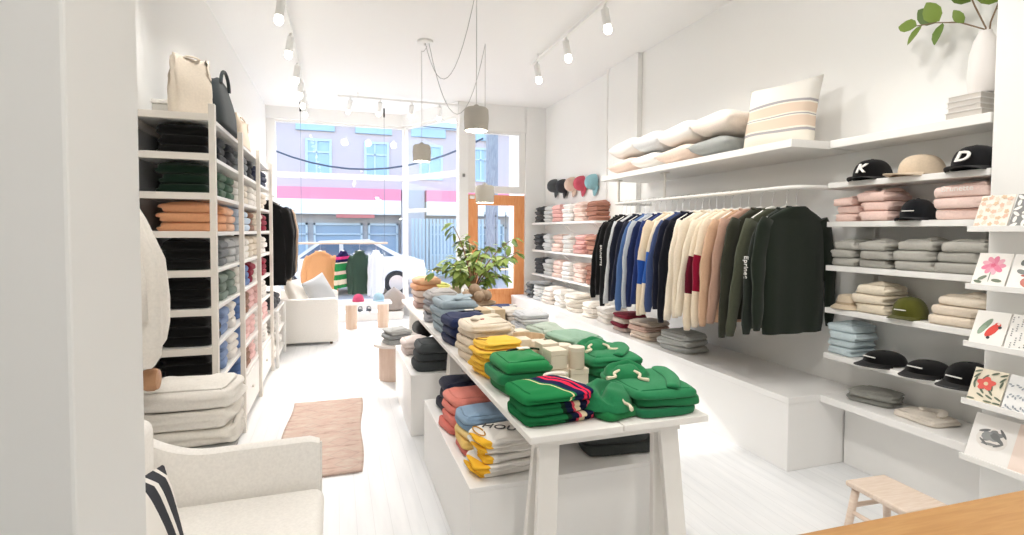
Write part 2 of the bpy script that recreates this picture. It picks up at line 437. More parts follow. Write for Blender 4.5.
# ------------------------------------------------------------------ folded clothes
SHAPES = {}
def fold_shape(w, d, t, seed=0, top=False, layers=(1, 3, 2, 3), M=48, wr=1.0):
    """one continuous folded garment: fold edge(s) at the front, stacked lips at ends and back"""
    key = (round(w, 3), round(d, 3), round(t, 3), seed, top, layers, M, wr)
    if key in SHAPES: return SHAPES[key]
    R = random.Random(seed * 7919 + int(w * 1000) + int(d * 77) + layers[0])
    ph = [R.uniform(0, 6.28) for _ in range(24)]
    K = 13; e = R.uniform(4.2, 6.5)
    def plan(i):
        a = 2 * PI * (i + .5) / M
        c, s = math.cos(a), math.sin(a)
        return math.copysign(abs(c) ** (2 / e), c), math.copysign(abs(s) ** (2 / e), s)
    P = [plan(i) for i in range(M)]
    sx, sy = R.uniform(-.05, .05), R.uniform(-.05, .05)
    def jit(x, y, v):
        k = .016 * wr
        X = x * (1 + k * math.sin(2.3 * y + ph[0] + 1.6 * v) + .6 * k * math.sin(6 * y + ph[7] + 4 * v)) + sx * y
        Y = y * (1 + k * math.sin(2.8 * x + ph[1] + 2.0 * v) + .6 * k * math.sin(7 * x + ph[8] + 4 * v)) + sy * x
        return X * w / 2, Y * d / 2
    fl, el, bl, el2 = layers
    r = min(t * .42, .024)
    vs = []
    for sc in (.5, .9):
        for x, y in P:
            X, Y = jit(x, y, 0); vs.append(((X - r * x ** 3) * sc, (Y - r * y ** 3) * sc, 0))
    def off(L, v, q, pos):
        # layer lips wander a little along the edge
        v = min(1, max(0, v + .05 * wr * math.sin(4.1 * pos + ph[9 + int(q)]) * math.sin(PI * v)))
        if L == 1:
            if top and v > .5: return min(t * .75, .035) * ((1 - (2 * v - 1) ** 2) ** .5 - 1)
            return r * (max(0, 1 - abs(2 * v - 1) ** 2.6) ** (1 / 2.6) - 1)
        lay = min(L - 1, int(v * L)); fr = min(1, max(0, v * L - lay))
        b = math.sqrt(max(0, 1 - (2 * fr - 1) ** 2))
        sh = .55 * r * math.sin(lay * 2.4 + ph[2 + int(q)] + .9 * pos)
        edge = r * (1.1 if top and v > .5 else .5) * (math.sqrt(max(0, 1 - (2 * v - 1) ** 2)) - 1)
        return r * .55 * (b - 1) + sh + edge
    def ztop(u, q):
        z = (math.sin(3.1 * u + 1.7 * q + ph[4]) + .8 * math.sin(-2.2 * u + 3.9 * q + ph[5]) + .5 * math.sin(6 * u * q + 2 * u + ph[6]) + .35 * math.sin(8 * u - 5 * q + ph[10]))
        return z
    fx, fa = R.uniform(-.35, .35), R.uniform(-.5, .5)
    for k in range(K + 1):
        v = k / K
        vv = .5 - .5 * math.cos(PI * v)
        for x, y in P:
            ax, ay = abs(x), abs(y)
            wx = max(0, ax - .78) / .22; wy = max(0, ay - .78) / .22
            s_ = wx + wy + 1e-6; wx /= s_; wy /= s_
            ox = off(el if x < 0 else el2, vv, 0 if x < 0 else 1, y); oy = off(fl if y < 0 else bl, vv, 2 if y < 0 else 3, x)
            X, Y = jit(x, y, vv)
            X += ox * wx * (1 if x > 0 else -1); Y += oy * wy * (1 if y > 0 else -1)
            zz = vv * t * (1 - .05 * (ax * ay) ** 2)
            vs.append((X, Y, zz))
    for sc in (.975, .92, .83, .72, .58, .42, .22):
        for x, y in P:
            X, Y = jit(x, y, 1)
            X -= (min(t * .75, .035) if top else r) * .8 * x ** 3; Y -= (min(t * .75, .035) if top else r) * .8 * y ** 3
            u, q = x * sc, y * sc
            z = ztop(u, q) * .045 * t * wr
            if top:
                st = (u + fa * q - fx + .06 * math.sin(5 * q + ph[11])) / .09
                step = 1 / (1 + math.exp(-max(-30, min(30, st * 2))))
                z = t + .24 * t * (1 - sc ** 2) + z * min(1, (1 - sc) * 5) * 1.5 + .13 * t * step * min(1, (1 - sc) * 8) - .05 * t * math.exp(-st * st)
            else: z = t - .04 * t * (1 - sc) - abs(z) * min(1, (1 - sc) * 5)
            vs.append((X * sc, Y * sc, z))
    nr = 2 + K + 1 + 7
    fs = [(i*M+j, i*M+(j+1) % M, (i+1)*M+(j+1) % M, (i+1)*M+j) for i in range(nr - 1) for j in range(M)]
    fs.append(tuple(range(M - 1, -1, -1)))
    c = len(vs); zt = sum(vs[(nr-1)*M + j][2] for j in range(M)) / M
    vs.append((0, 0, zt))
    fs += [((nr-1)*M + j, (nr-1)*M + (j+1) % M, c) for j in range(M)]
    SHAPES[key] = (vs, fs); return SHAPES[key]

FM = {}
def folded(name, mat, loc, rz, w, d, t, seed=0, top=False, label='', cat='folded clothing', group=None, layers=(1, 3, 2, 3), wr=1.0, M=48, tilt=0):
    key = (mat.name, round(w, 3), round(d, 3), round(t, 3), seed, top, layers, wr, M)
    if key not in FM:
        vs, fs = fold_shape(w, d, t, seed, top, layers, M, wr)
        me = bpy.data.meshes.new(name); me.from_pydata(vs, [], fs); me.materials.append(mat)
        me.polygons.foreach_set('use_smooth', [True] * len(fs)); me.update()
        FM[key] = me
    o = bpy.data.objects.new(name, FM[key]); o.location = loc; o.rotation_euler = (tilt, 0, rz)
    link(o)
    return tag(o, label, cat, group)

def ordn(i, n):
    if n == 1: return 'only'
    if i == n - 1: return 'topmost'
    if i == 0: return 'bottom'
    if n == 3: return 'middle'
    return ('second', 'third', 'fourth', 'fifth')[i - 1] + ' from bottom'
RJ = random.Random(4)
def pile(name, cols, x, y, z, rz, w, d, t, desc, where, group, cat='folded clothing', layers=(1, 3, 2, 3), jit=.018, seed=0, wr=1.0, kinds=None, M=48, top=True):
    """cols: colours bottom to top; desc: words per colour or one string"""
    out = []; n = len(cols)
    for i, c in enumerate(cols):
        m = c if not isinstance(c, str) else fab(c)
        dsc = desc if isinstance(desc, str) else desc[i]
        lab = f"{ordn(i, n)} {dsc} {where}"
        o = folded(name, m, (x + RJ.uniform(-jit, jit), y + RJ.uniform(-jit, jit), z + .002 + i * t * 1.03), rz + RJ.uniform(-.07, .07),
                   w * RJ.choice((.94, .98, 1.0, 1.03)), d * RJ.choice((.95, 1.0)), t, (seed + i) % 5, top and i == n - 1, lab, cat, group, layers, wr, M)
        out.append(o)
    return out

# ------------------------------------------------------------------ shelving wall at the side of the shop (white unit with clothes)
def shelving():
    u = thing('shelving_unit', 'tall white open shelving unit full of folded clothes along the wall', 'shelving', (-.85, 4.7, 0))
    ox, oy = -.85, 4.7
    zs = [2.14, 1.92, 1.70, 1.485, 1.265, 1.045, .825, .605, .385]
    PO = paint('#EAE4DC', .5, 'post_paint')
    for y in (3.35, 4.26, 5.145, 6.06):
        for x, zt in ((-.66, 2.2), (-1.05, 2.15)):
            box('post', (x - .016 - ox, y - .02 - oy, 0), (x + .016 - ox, y + .02 - oy, zt), PO, u, .003)
    for z in zs:
        box('shelf', (-1.06 - ox, 3.36 - oy, z - .024), (-.672 - ox, 6.05 - oy, z), WHITE, u, .003)
        for y in (3.345, 6.045): box('rail', (-1.04 - ox, y - .012 - oy, z - .034), (-.676 - ox, y + .012 - oy, z + .004), PO, u, .002)
    for y0_, y1_ in ((3.37, 4.24), (4.28, 5.125), (5.165, 6.04)): box('cleat', (-1.06 - ox, y0_ - oy, 2.065), (-1.045 - ox, y1_ - oy, 2.11), PO, u, .002)
    GB = paint('#CBCDD0', .8, 'grey_backing')
    box('back_panel', (-1.073 - ox, 3.37 - oy, .05), (-1.062 - ox, 6.05 - oy, 2.12), GB, u, 0)
    for y0, y1 in ((3.38, 4.235), (4.285, 5.12), (5.17, 6.035)):
        pnl = box('drawer_front', (-.69 - ox, y0 - oy, .06), (-.668 - ox, y1 - oy, .35), WHITE, u, .004)
        tube('knob', [(-.668 - ox, (y0 + y1) / 2 - oy, .22), (-.65 - ox, (y0 + y1) / 2 - oy, .22)], .011, PO, pnl, 10)
    ROW = ['top', 'second', 'third', 'fourth', 'fifth', 'sixth', 'seventh', 'eighth']
    PAL = {'K': ('#0B0B0C', 'black'), 'C': ('#303339', 'charcoal'), 'G': ('#10261A', 'dark green'), 'E': ('#4E6A59', 'green'), 'P': ('#E3A77E', 'peach'),
           'Q': ('#EBC0A4', 'pale peach'), 'W': ('#ECE9E4', 'white'), 'L': ('#BFC2C4', 'light grey'), 'M': ('#7A7F83', 'grey'), 'S': ('#7F8F86', 'grey-green'), 'D': ('#8197BE', 'denim blue'),
           'B': ('#5D7BAE', 'blue'), 'U': ('#C3D3E4', 'pale blue'), 'N': ('#353B52', 'navy'), 'R': ('#8E2138', 'maroon'), 'I': ('#EBC3C0', 'pink'), 'T': ('#8F6B58', 'brown'), 'O': ('#E4DACB', 'cream')}
    bays = [('first', 3.39, ['KCC', 'GEE', 'PPQ', 'KML', 'KSS', 'KDW', 'KDW']),
            ('second', 4.29, ['MMC', 'WOW', 'UUT', 'LWO', 'WBR', 'BTI', 'BII', 'BTI']),
            ('third', 5.175, ['NN', 'WO', 'OR', 'OW', 'WR', 'IW', 'WI', 'WW'])]
    for b, y0, rows in bays:
        for r, code in enumerate(rows):
            n = len(code); pitch = .855 / n
            for p, ch in enumerate(code):
                hx, word = PAL[ch]
                near = (b == 'first' and p == 0)
                ww = .26 if n == 3 else .36
                t = .0545 if ch in 'KG' and near else .052
                pn = ('first', 'second', 'third')[p]
                cnt = 3
                pile('folded_sweatshirt', [hx] * cnt, -.822 if near else -.835, y0 + pitch * (p + .5), zs[r + 1], PI / 2, ww * (1.0 if near else .96), .27 if near else .3, t,
                     f'{word} folded sweatshirt,', f'{pn} pile, {ROW[r]} row, {b} bay of white shelving', 'folded sweatshirts in the tall white shelving', seed=r * 3 + p,
                     jit=.006, wr=1.2, layers=(1, 2, 2, 2) if p % 2 else (1, 1, 2, 2))
    # small white box among the fourth row, things on top
    bx = thing('storage_box', 'small pale grey box on the white shelving behind the paper bag', 'box', (-.96, 3.75, 2.142))
    box('body', (-.07, -.12, 0), (.07, .12, .1), paint('#D5D2CC', .7), bx); box('lid', (-.075, -.125, .1), (.075, .125, .125), paint('#F0EEEA', .6), bx)
shelving()

def paper_bag(loc, rz, w, d, h, hexc, label, lean=0):
    b = thing('paper_bag', label, 'bag', loc, rz, 'bags on the tall shelving')
    R = random.Random(int(h * 1000)); nu, nv = 24, 10
    vs = []
    for k in range(nv + 1):
        v = k / nv
        for i in range(nu):
            a = 2 * PI * i / nu; c, s = math.cos(a), math.sin(a)
            x = math.copysign(abs(c) ** .28, c) * w / 2 * (1 - .08 * v); y = math.copysign(abs(s) ** .28, s) * d / 2 * (1 - .45 * v)
            cr = .012 * v * (math.sin(7 * v + 3 * a) + math.sin(11 * v * c + 5 * s))
            vs.append((x + cr + lean * v, y + cr * .7, h * v * (1 + .03 * math.sin(a * 2 + 1) * v)))
    fs = [(k*nu+i, k*nu+(i+1) % nu, (k+1)*nu+(i+1) % nu, (k+1)*nu+i) for k in range(nv) for i in range(nu)] + [tuple(range(nu-1, -1, -1))]
    m = fab(hexc, 'canvas')
    o = mob('body', vs, fs, m, b); md = o.modifiers.new('thick', 'SOLIDIFY'); md.thickness = .003
    for s in (-1, 1):
        pts = [(lean + w * .2 * math.cos(a), s * d * .26, h * .97 + .012 * math.sin(a)) for a in np.linspace(0, PI, 9)]
        tube('handle', pts, .006, m, b)
paper_bag((-.80, 3.5, 2.141), .5, .2, .17, .34, '#E2D6C6', 'tall beige canvas bag standing on the shelving end')
def tote(loc, rz, w, d, h, hexc, label):
    b = thing('tote_bag', label, 'bag', loc, rz, 'bags on the tall shelving'); m = fab(hexc, 'canvas')
    nu, nv = 32, 10; vs = []
    for k in range(nv + 1):
        v = k / nv
        for i in range(nu):
            a = 2 * PI * i / nu; c, s = math.cos(a), math.sin(a)
            bul = 1 + .10 * math.sin(PI * min(1, v * 1.1)) - .12 * v
            x = math.copysign(abs(c) ** .35, c) * w / 2 * bul; y = math.copysign(abs(s) ** .35, s) * d / 2 * (bul - .25 * v)
            vs.append((x, y, h * v - .02 * v * math.cos(2 * a)))
    fs = [(k*nu+i, k*nu+(i+1) % nu, (k+1)*nu+(i+1) % nu, (k+1)*nu+i) for k in range(nv) for i in range(nu)] + [tuple(range(nu-1, -1, -1)), tuple(nv*nu + i for i in range(nu))]
    mob('body', vs, fs, m, b)
    for s in (-1, 1):
        pts = [(w * .25 * math.cos(a) - .02, s * d * .36, h * .95 + .1 * math.sin(a)) for a in np.linspace(0, PI, 12)]
        tube('strap', pts, .011, m, b)
    box('pocket', (w * .49, -.08, h * .35), (w * .545, .08, h * .75), m, b, .01)
tote((-.785, 3.93, 2.142), PI / 2, .54, .26, .30, '#3B4144', 'dark grey tote bag on the shelving behind the beige bag')
paper_bag((-.76, 4.76, 2.141), PI / 2, .5, .16, .25, '#E9D8C4', 'pale cream paper bag beyond the dark tote on the shelving')

# ------------------------------------------------------------------ bench, niche shelves, ledges on the clothes-rail wall
bench = thing('wall_bench', 'long white built-in bench under the clothes rail', 'bench', (2.96, 5.2, 0))
MB().box((-.3, -2.68, 0), (.29, 2.8, .43), bev=.004).build('body', LAM, bench)
MB().box((-.305, -2.685, .43), (.295, 2.805, .47), bev=.003).build('top', LAM, bench)
low = thing('low_shelf', 'low white shelf running on from the bench end under the niche', 'shelf', (3.08, 2.1, 0))
box('board', (-.175, -.405, .425), (.17, .41, .47), LAM, low, .003)
box('front_panel', (.04, -.405, 0), (.055, .41, .425), LAM, low, .002)
SHZ = [1.816, 1.568, 1.288, 1.015, .72]
SN = ['cap', 'pink', 'grey', 'cream', 'blue']
SLAB = ['topmost niche shelf carrying three caps', 'niche shelf carrying pink piles', 'niche shelf carrying twelve grey folded sweatshirts', 'niche shelf carrying cream piles and an olive cap', 'niche shelf carrying the pale blue pile and black caps']
for z, l in zip(SHZ, SLAB):
    s = thing('wall_shelf', 'white ' + l, 'shelf', (3.13, 2.13, z), group='white niche shelves')
    box('board', (-.13, -.44, -.034), (.128, .447, 0), WHITE, s, .003)
    for y in (-.3, .3): box('bracket', (.09, y - .01, -.1), (.128, y + .01, -.034), WHITE, s, .002)
ts = thing('high_shelf', 'long high white shelf carrying cushions above the clothes rail', 'shelf', (2.97, 3.3, 2.08))
box('deep_board', (-.29, -.735, -.05), (.288, 1.75, 0), WHITE, ts, .003)
box('narrow_board', (.02, -1.61, -.046), (.288, -.74, .004), WHITE, ts, .003)
# cushions
def cushion(name, loc, rot, w, h, t, mat, label, group=None, piped=None):
    n = 16; vs = []; fs = []
    def P(u, v, s):
        e = (1 - abs(u) ** 2.6) * (1 - abs(v) ** 2.6)
        k = 1 - .07 * (1 - abs(u)) * (abs(v) > .01) * abs(v) ** 3; k2 = 1 - .07 * (1 - abs(v)) * abs(u) ** 3
        return (u * w / 2 * k2, v * h / 2 * k, s * t / 2 * max(0, e) ** .42 + .012 * math.sin(3 * u + 4 * v) * e)
    g = [-1 + 2 * i / n for i in range(n + 1)]
    idx = {}
    for s in (1, -1):
        for i, u in enumerate(g):
            for j, v in enumerate(g):
                edge = i in (0, n) or j in (0, n)
                if s == -1 and edge: idx[(s, i, j)] = idx[(1, i, j)]; continue
                idx[(s, i, j)] = len(vs); vs.append(P(u, v, s))
        for i in range(n):
            for j in range(n):
                q = (idx[(s, i, j)], idx[(s, i+1, j)], idx[(s, i+1, j+1)], idx[(s, i, j+1)])
                fs.append(q if s == 1 else q[::-1])
    o = mob(name, vs, fs, mat, None, True, loc, rot)
    tag(o, label, 'cushion', group)
    return o
STR = bands('striped_cushion_cloth', [(0, '#E8E2D6'), (.18, '#E8E2D6'), (.20, '#A9A6A8'), (.235, '#EDE6DA'), (.26, '#DFCBB8'), (.40, '#EDE6DA'), (.415, '#A9A6A8'), (.43, '#EDE6DA'), (.45, '#DFCBB8'), (.58, '#EDE6DA'), (.60, '#A9A6A8'), (.635, '#EAE7E0')], 1, -.25, .25)
cushion('cushion', (2.95, 2.92, 2.312), (1.36, 0, -PI / 2 + .25), .52, .48, .17, STR, 'striped beige and grey cushion standing upright on the high shelf', 'cushions on the high shelf')
PS = bands('pale_striped_cushion', [(0, '#EDEAE4'), (.1, '#DADAD8'), (.16, '#EFECE6'), (.24, '#D9D7D4'), (.3, '#F0EDE8'), (.42, '#E6E2DB'), (.55, '#F0EDE8')], 1, -.24, .24)
DS = bands('dark_striped_cushion', [(0, '#8A8C8C'), (.08, '#8A8C8C'), (.10, '#55585A'), (.13, '#8A8C8C'), (.16, '#55585A'), (.19, '#8A8C8C'), (.22, '#55585A'), (.25, '#9A9C9A')], 0, -.27, .27)
for i, (y, up, m, l) in enumerate(((3.42, 0, fab('#9DA09D'), 'grey cushion lying under the blush cushion on the high shelf'), (3.88, 0, fab('#E4CFC0'), 'blush cushion in the bottom row next to the grey one'),
        (4.32, 0, PS, 'pale striped cushion in the bottom row between two blush cushions'), (4.75, 0, fab('#E9D3C5'), 'blush cushion lying at the window end of the high shelf'),
        (3.40, 1, fab('#EBDED2'), 'plump blush cushion on top beside the upright striped cushion'), (3.86, 1, PS, 'pale striped cushion resting on the blush one in the top row'),
        (4.30, 1, fab('#D9DADB'), 'light grey cushion in the middle of the top row'), (4.73, 1, PS, 'pale striped cushion topping the window end of the cushion row'))):
    cushion('cushion', (2.93, y, 2.165 + up * .172), (.06 if up else .05, (.1 if i % 2 else -.05) * .5, PI / 2 + (.04 if i % 2 else -.03)), .5, .42 if i in (0, 4) else .41, (.14 if not up else .19), m, l, 'cushions on the high shelf')
# books and vase
for i, (w_, t_, hx, l) in enumerate(((.17, .034, '#D9D6D2', 'bottom grey-white book of the stack under the vase'), (.15, .026, '#E6E3DF', 'second book from the bottom of the white stack'), (.155, .026, '#DEDBD7', 'third book up in the white stack'), (.15, .028, '#E9E7E4', 'uppermost book of the white stack by the pier'))):
    z = 2.0855 + sum((.034, .026, .026, .028)[:i]) + .001 * i
    b = thing('book', l, 'book', (3.11, 1.83, z), .03 * (i % 2), 'stacked books on the high shelf')
    MB().box((-.09, -.0 - w_ / 2, 0), (.09, w_ / 2, .003), bev=0).box((-.09, -w_ / 2, t_ - .003), (.09, w_ / 2, t_), bev=0).box((.087, -w_ / 2, 0), (.09, w_ / 2, t_), bev=0).build('cover', paint(hx, .6), b)
    box('pages', (-.086, -w_ / 2 + .004, .003), (.086, w_ / 2 - .004, t_ - .003), paint('#CBC6BF', .9), b, 0)
vz = thing('vase', 'matte white vase standing on the stacked books', 'vase', (3.11, 1.795, 2.2085))
lathe('body', [(.05, 0), (.062, .02), (.066, .1), (.06, .2), (.045, .265), (.028, .3), (.026, .31), (.02, .3)], paint('#E9E5E2', .8), vz, 28)
def leaf(mb, p, dirv, up, L, W, mi=0, curl=.15):
    d = Vector(dirv).normalized(); s = d.cross(Vector(up)).normalized(); n = s.cross(d)
    p = Vector(p); prof = [(0, .0), (.2, .75), (.45, 1.0), (.7, .8), (.9, .35), (1, 0)]
    vs = []
    for t, w in prof:
        c = p + d * L * t - n * curl * L * t * t
        vs += [c + s * W * w * .5 + n * .08 * W * w, c, c - s * W * w * .5 + n * .08 * W * w]
    fs = []
    for i in range(len(prof) - 1):
        a = i * 3; fs += [(a, a + 1, a + 4, a + 3), (a + 1, a + 2, a + 5, a + 4)]
    mb.add(vs, fs, mi)
def leaf_mat(a, b, name):
    m, nt, bs = base_mat(name)
    g = nt.nodes.new('ShaderNodeNewGeometry'); cr = nt.nodes.new('ShaderNodeValToRGB')
    cr.color_ramp.elements[0].color = lin(a); cr.color_ramp.elements[1].color = lin(b)
    nt.links.new(g.outputs['Random Per Island'], cr.inputs[0]); nt.links.new(cr.outputs[0], bs.inputs['Base Color'])
    bs.inputs['Roughness'].default_value = .5; bs.inputs['Subsurface Weight'].default_value = 0
    return m
br = thing('leafy_branch', 'green leafy branch standing in the white vase', 'branch', (3.11, 1.795, 2.505))
mb = MB(); st = MB()
stems = [[(0, 0, -.2), (0, 0, .02), (-.03, .1, .09), (-.06, .2, .12), (-.08, .28, .13)], [(0, 0, -.2), (0, 0, .03), (-.02, .04, .15), (-.02, .08, .26)], [(0, 0, -.2), (.0, -.02, .05), (.0, -.06, .16), (-.02, -.08, .28)]]
for s in stems: st.tube(s, [.004] * 3 + [.003] * (len(s) - 3), 6)
for p, d, L, W in (((-.08, .28, .13), (-.1, .7, .25), .085, .06), ((-.07, .26, .13), (-.2, .5, -.6), .09, .045), ((-.08, .3, .14), (-.1, 1, -.15), .05, .022), ((-.06, .18, .12), (-.3, .25, .6), .1, .075), ((-.05, .17, .11), (-.4, .1, -.8), .1, .05), ((-.05, .2, .12), (-.1, .3, .35), .11, .07),
        ((-.03, .08, .08), (-.3, .3, .6), .07, .04), ((-.02, .06, .18), (-.4, .2, .3), .1, .06), ((-.02, .08, .26), (-.2, .4, .6), .11, .07), ((-.02, .08, .25), (-.5, -.3, .3), .1, .06), ((0, -.05, .14), (-.6, .2, .3), .11, .06), ((-.02, -.08, .28), (-.3, -.4, .5), .1, .06), ((-.01, -.05, .1), (-.3, -.6, .2), .09, .05)):
    leaf(mb, p, d, (-1, .2, .4), L * 1.25, W * 1.25)
st.build('stem', paint('#7E6A55', .8), br, True); mb.build('foliage', leaf_mat('#4F6A26', '#839A3C', 'branch_leaf'), br, True)

# ------------------------------------------------------------------ caps
def cap(loc, rz, hexc, label, letter=None, line=False, group='caps on the niche shelves', h=.115, emb='#F2F0EC', squash=1.0, name='baseball_cap', rot=None):
    c = thing(name, label, 'cap', loc, rz, group)
    if rot: c.rotation_euler = rot
    m = fab(hexc, 'twill'); nu, nv = 36, 10; vs = []
    for k in range(nv + 1):
        v = k / nv; a = v * PI / 2
        for i in range(nu):
            b = 2 * PI * i / nu
            seam = 1 - .012 * max(0, math.cos(6 * b)) ** 8
            rx = .083 * math.cos(a) ** .72 * seam; ry = .098 * math.cos(a) ** .72 * seam
            fr = -.008 * math.sin(a) * (1 if True else 0)
            vs.append((rx * math.cos(b), ry * math.sin(b) + fr, h * math.sin(a) ** .92 * squash + .004))
    fs = [(k*nu+i, k*nu+(i+1) % nu, (k+1)*nu+(i+1) % nu, (k+1)*nu+i) for k in range(nv) for i in range(nu)]
    mob('crown', vs, fs, m, c)
    # brim: front is -Y
    vs = []; nb = 18
    for r in range(5):
        q = r / 4
        for i in range(nb + 1):
            a = PI + PI * .14 + (PI * .72) * i / nb
            x = math.cos(a); y = math.sin(a)
            k = 1 + q * .82 * abs(math.sin((a - PI))) ** .8
            vs.append((.081 * x * (1 + .10 * q), .095 * y * k, .012 + .012 * q * 0 - .018 * q * (x * x) * 1.2 + .004 * (1 - q)))
    top = len(vs); vs += [(p[0], p[1], p[2] - .004) for p in vs]
    W_ = nb + 1; fs = []
    for r in range(4):
        for i in range(nb):
            a = r * W_ + i; q = (a, a + 1, a + W_ + 1, a + W_); fs.append(q); fs.append(tuple(top + z for z in q[::-1]))
    rim = [r * W_ for r in range(5)] + [4 * W_ + i for i in range(1, W_)] + [r * W_ + nb for r in range(3, -1, -1)]
    for a, b in zip(rim[:-1], rim[1:]): fs.append((a, top + a, top + b, b))
    mob('brim', vs, fs, m, c)
    lathe('button', [(.009, 0), (.008, .004), (.001, .006)], m, c, 12, (0, -.008, h * squash + .002))
    if letter: text('emblem', letter, .07, fab(emb, 'felt'), c, (0, -.104, h * .52 * squash), (PI / 2 - .32, 0, 0), .003, .18, .0022)
    if line: box('label_strip', (-.03, -.1045, h * .42), (.03, -.0985, h * .42 + .005), fab(emb, 'felt'), c, 0)
    return c
HW = -PI / 2          # facing the aisle (-X)
cap((3.10, 2.355, 1.818), HW + .14, '#101012', 'black cap with a white letter K on the top niche shelf', 'K').scale = (1.2, 1.2, 1.05)
cap((3.10, 2.07, 1.818), HW - .35, '#D9C6AE', 'plain beige cap between the two black lettered caps').scale = (1.2, 1.2, .98)
cap((3.09, 1.80, 1.818), HW + .05, '#1B1B1E', 'black cap with a white letter D on the top niche shelf', 'D').scale = (1.2, 1.2, 1.05)
cap((3.09, 2.075, 1.57), HW + .1, '#17191E', 'dark cap tucked between the pink piles', None, True)
cap((3.09, 2.1, 1.017), HW + .1, '#55561F', 'olive cap with a thin white line between the cream piles', None, True)
cap((3.09, 2.235, .722), HW, '#0D0D0E', 'black cap with a white line beside the pale blue pile', None, True, squash=.62).scale = (1.2, 1.32, 1)
cap((3.10, 2.0, .722), HW + .1, '#0E0E10', 'black cap in the middle of the three on the lowest niche shelf', None, True, squash=.6).scale = (1.2, 1.32, 1)
cap((3.09, 1.79, .722), HW, '#0C0C0E', 'taller black cap next to the pier on the lowest niche shelf', None, True, squash=.95).scale = (1.2, 1.32, 1)
# bucket hat on the cream shelf
h_ = thing('sun_hat', 'small beige brimmed hat at the bench end of the cream shelf', 'hat', (3.085, 2.47, 1.017))
lathe('crown', [(.075, .02), (.07, .06), (.06, .085), (.03, .092), (.001, .093)], fab('#D2C2AB', 'twill'), h_, 28, capb=False)
lathe('brim', [(.105, .002), (.106, .006), (.077, .03), (.073, .024)], fab('#CDBCA4', 'twill'), h_, 28, capb=False, capt=False)
lathe('hat_band', [(.0755, .03), (.0745, .045)], fab('#B5A288', 'twill'), h_, 28, capb=False, capt=False)

# ------------------------------------------------------------------ folded clothes in the niche
G1 = 'folded clothes on the niche shelves'
def np_(cols, y, z, w, d, t, desc, where, x=3.115, **k): return pile('folded_sweater', cols, x, y, z, HW, w, d, t, desc, where, G1, **k)
np_(['#F2D3C9'] * 3, 2.48, SHZ[1], .16, .22, .047, 'pale pink folded sweatpants', 'in the pile at the bench end of the pink shelf', x=3.13, layers=(1, 3, 2, 2), seed=1)
pk = np_(['#F3D4CA'] * 3, 2.285, SHZ[1], .2, .23, .056, 'pink folded sweatpants', 'beside the dark cap on the pink shelf', layers=(1, 2, 2, 3), seed=2)
pk = np_(['#F5DAD1'] * 3, 1.83, SHZ[1], .26, .22, .056, 'pale pink folded sweatshirt', 'in the pink pile next to the pier', layers=(1, 1, 2, 2), seed=0)
text('lettering', 'Brunette', .04, fab('#F8F4EF', 'felt'), pk[-1], (0, -.118, .04), (PI / 2, 0, 0), .001)
for i, (y, w_) in enumerate(((2.465, .17), (2.27, .19), (2.05, .21), (1.82, .23))):
    np_(['#B1AFA8', '#B3B1AA', '#B6B4AD'], y, SHZ[2], w_, .22, .05 + .004 * (i // 2), 'grey folded sweatshirt', ('in the pile at the bench end of the grey shelf', 'in the second grey pile from the bench end', 'in the third grey pile from the bench end', 'in the grey pile next to the pier')[i], seed=i, layers=(1, 1, 2, 2) if i % 2 else (1, 2, 2, 2))
np_(['#E4D8C3', '#E6DAC6', '#E8DDC9'], 2.285, SHZ[3], .21, .22, .055, 'cream folded sweatshirt', 'beside the small beige hat', seed=3, layers=(1, 3, 2, 3))
np_(['#E6D8C6', '#E8DAC8', '#EBDFCE'], 1.84, SHZ[3], .23, .22, .05, 'oatmeal folded sweatshirt', 'in the cream shelf pile next to the pier', seed=1, layers=(1, 1, 2, 2))
np_(['#C3D2D7', '#C6D5DA', '#C8D7DC', '#CBDADF'], 2.475, SHZ[4], .19, .22, .048, 'pale blue folded sweatshirt', 'at the bench end of the lowest niche shelf', seed=2, layers=(1, 2, 2, 3))
G2 = 'folded clothes lying on the low white shelf'
pile('folded_sweatpants', ['#8C8C86', '#90908A'], 3.1, 2.3, .47, HW + .35, .25, .2, .035, 'grey folded sweatpants', 'on the low shelf end of the bench', G2, layers=(1, 3, 2, 3), seed=2, wr=1.5)
fo = folded('folded_hoodie', fab('#E3DACE'), (3.07, 1.99, .472), HW - .1, .25, .2, .03, 1, True, 'cream hoodie folded flat on the low shelf beside grey sweatpants', 'folded clothing', G2, (2, 2, 2, 2), 1.6)
MB().tube([(.02 + .05 * math.cos(a), .02 + .05 * math.sin(a), .045 + .006 * math.sin(2 * a)) for a in np.linspace(-.4, 3.6, 14)], [.012] + [.02] * 12 + [.012], 10, flat=.7).build('hood', fab('#E6DED3'), fo, True)

# ------------------------------------------------------------------ clothes rail with hanging garments
rail = thing('clothes_rail', 'white clothes rail hung below the high shelf', 'rail', (2.79, 3.8, 1.79))
tube('bar', [(.5, -1.19, 0), (.08, -1.19, 0), (.03, -1.18, 0), (0, -1.13, 0), (0, 1.12, 0), (.03, 1.17, 0), (.08, 1.18, 0), (.5, 1.18, 0)], .014, WHITE, rail, 10)
for y in (.25, 1.06):
    hp = tube('hanger_post', [(0, y, 0), (0, y, .238)], .012, OFFW, rail, 10)
    box('flange', (-.03, y - .03, .228), (.03, y + .03, .239), OFFW, hp)

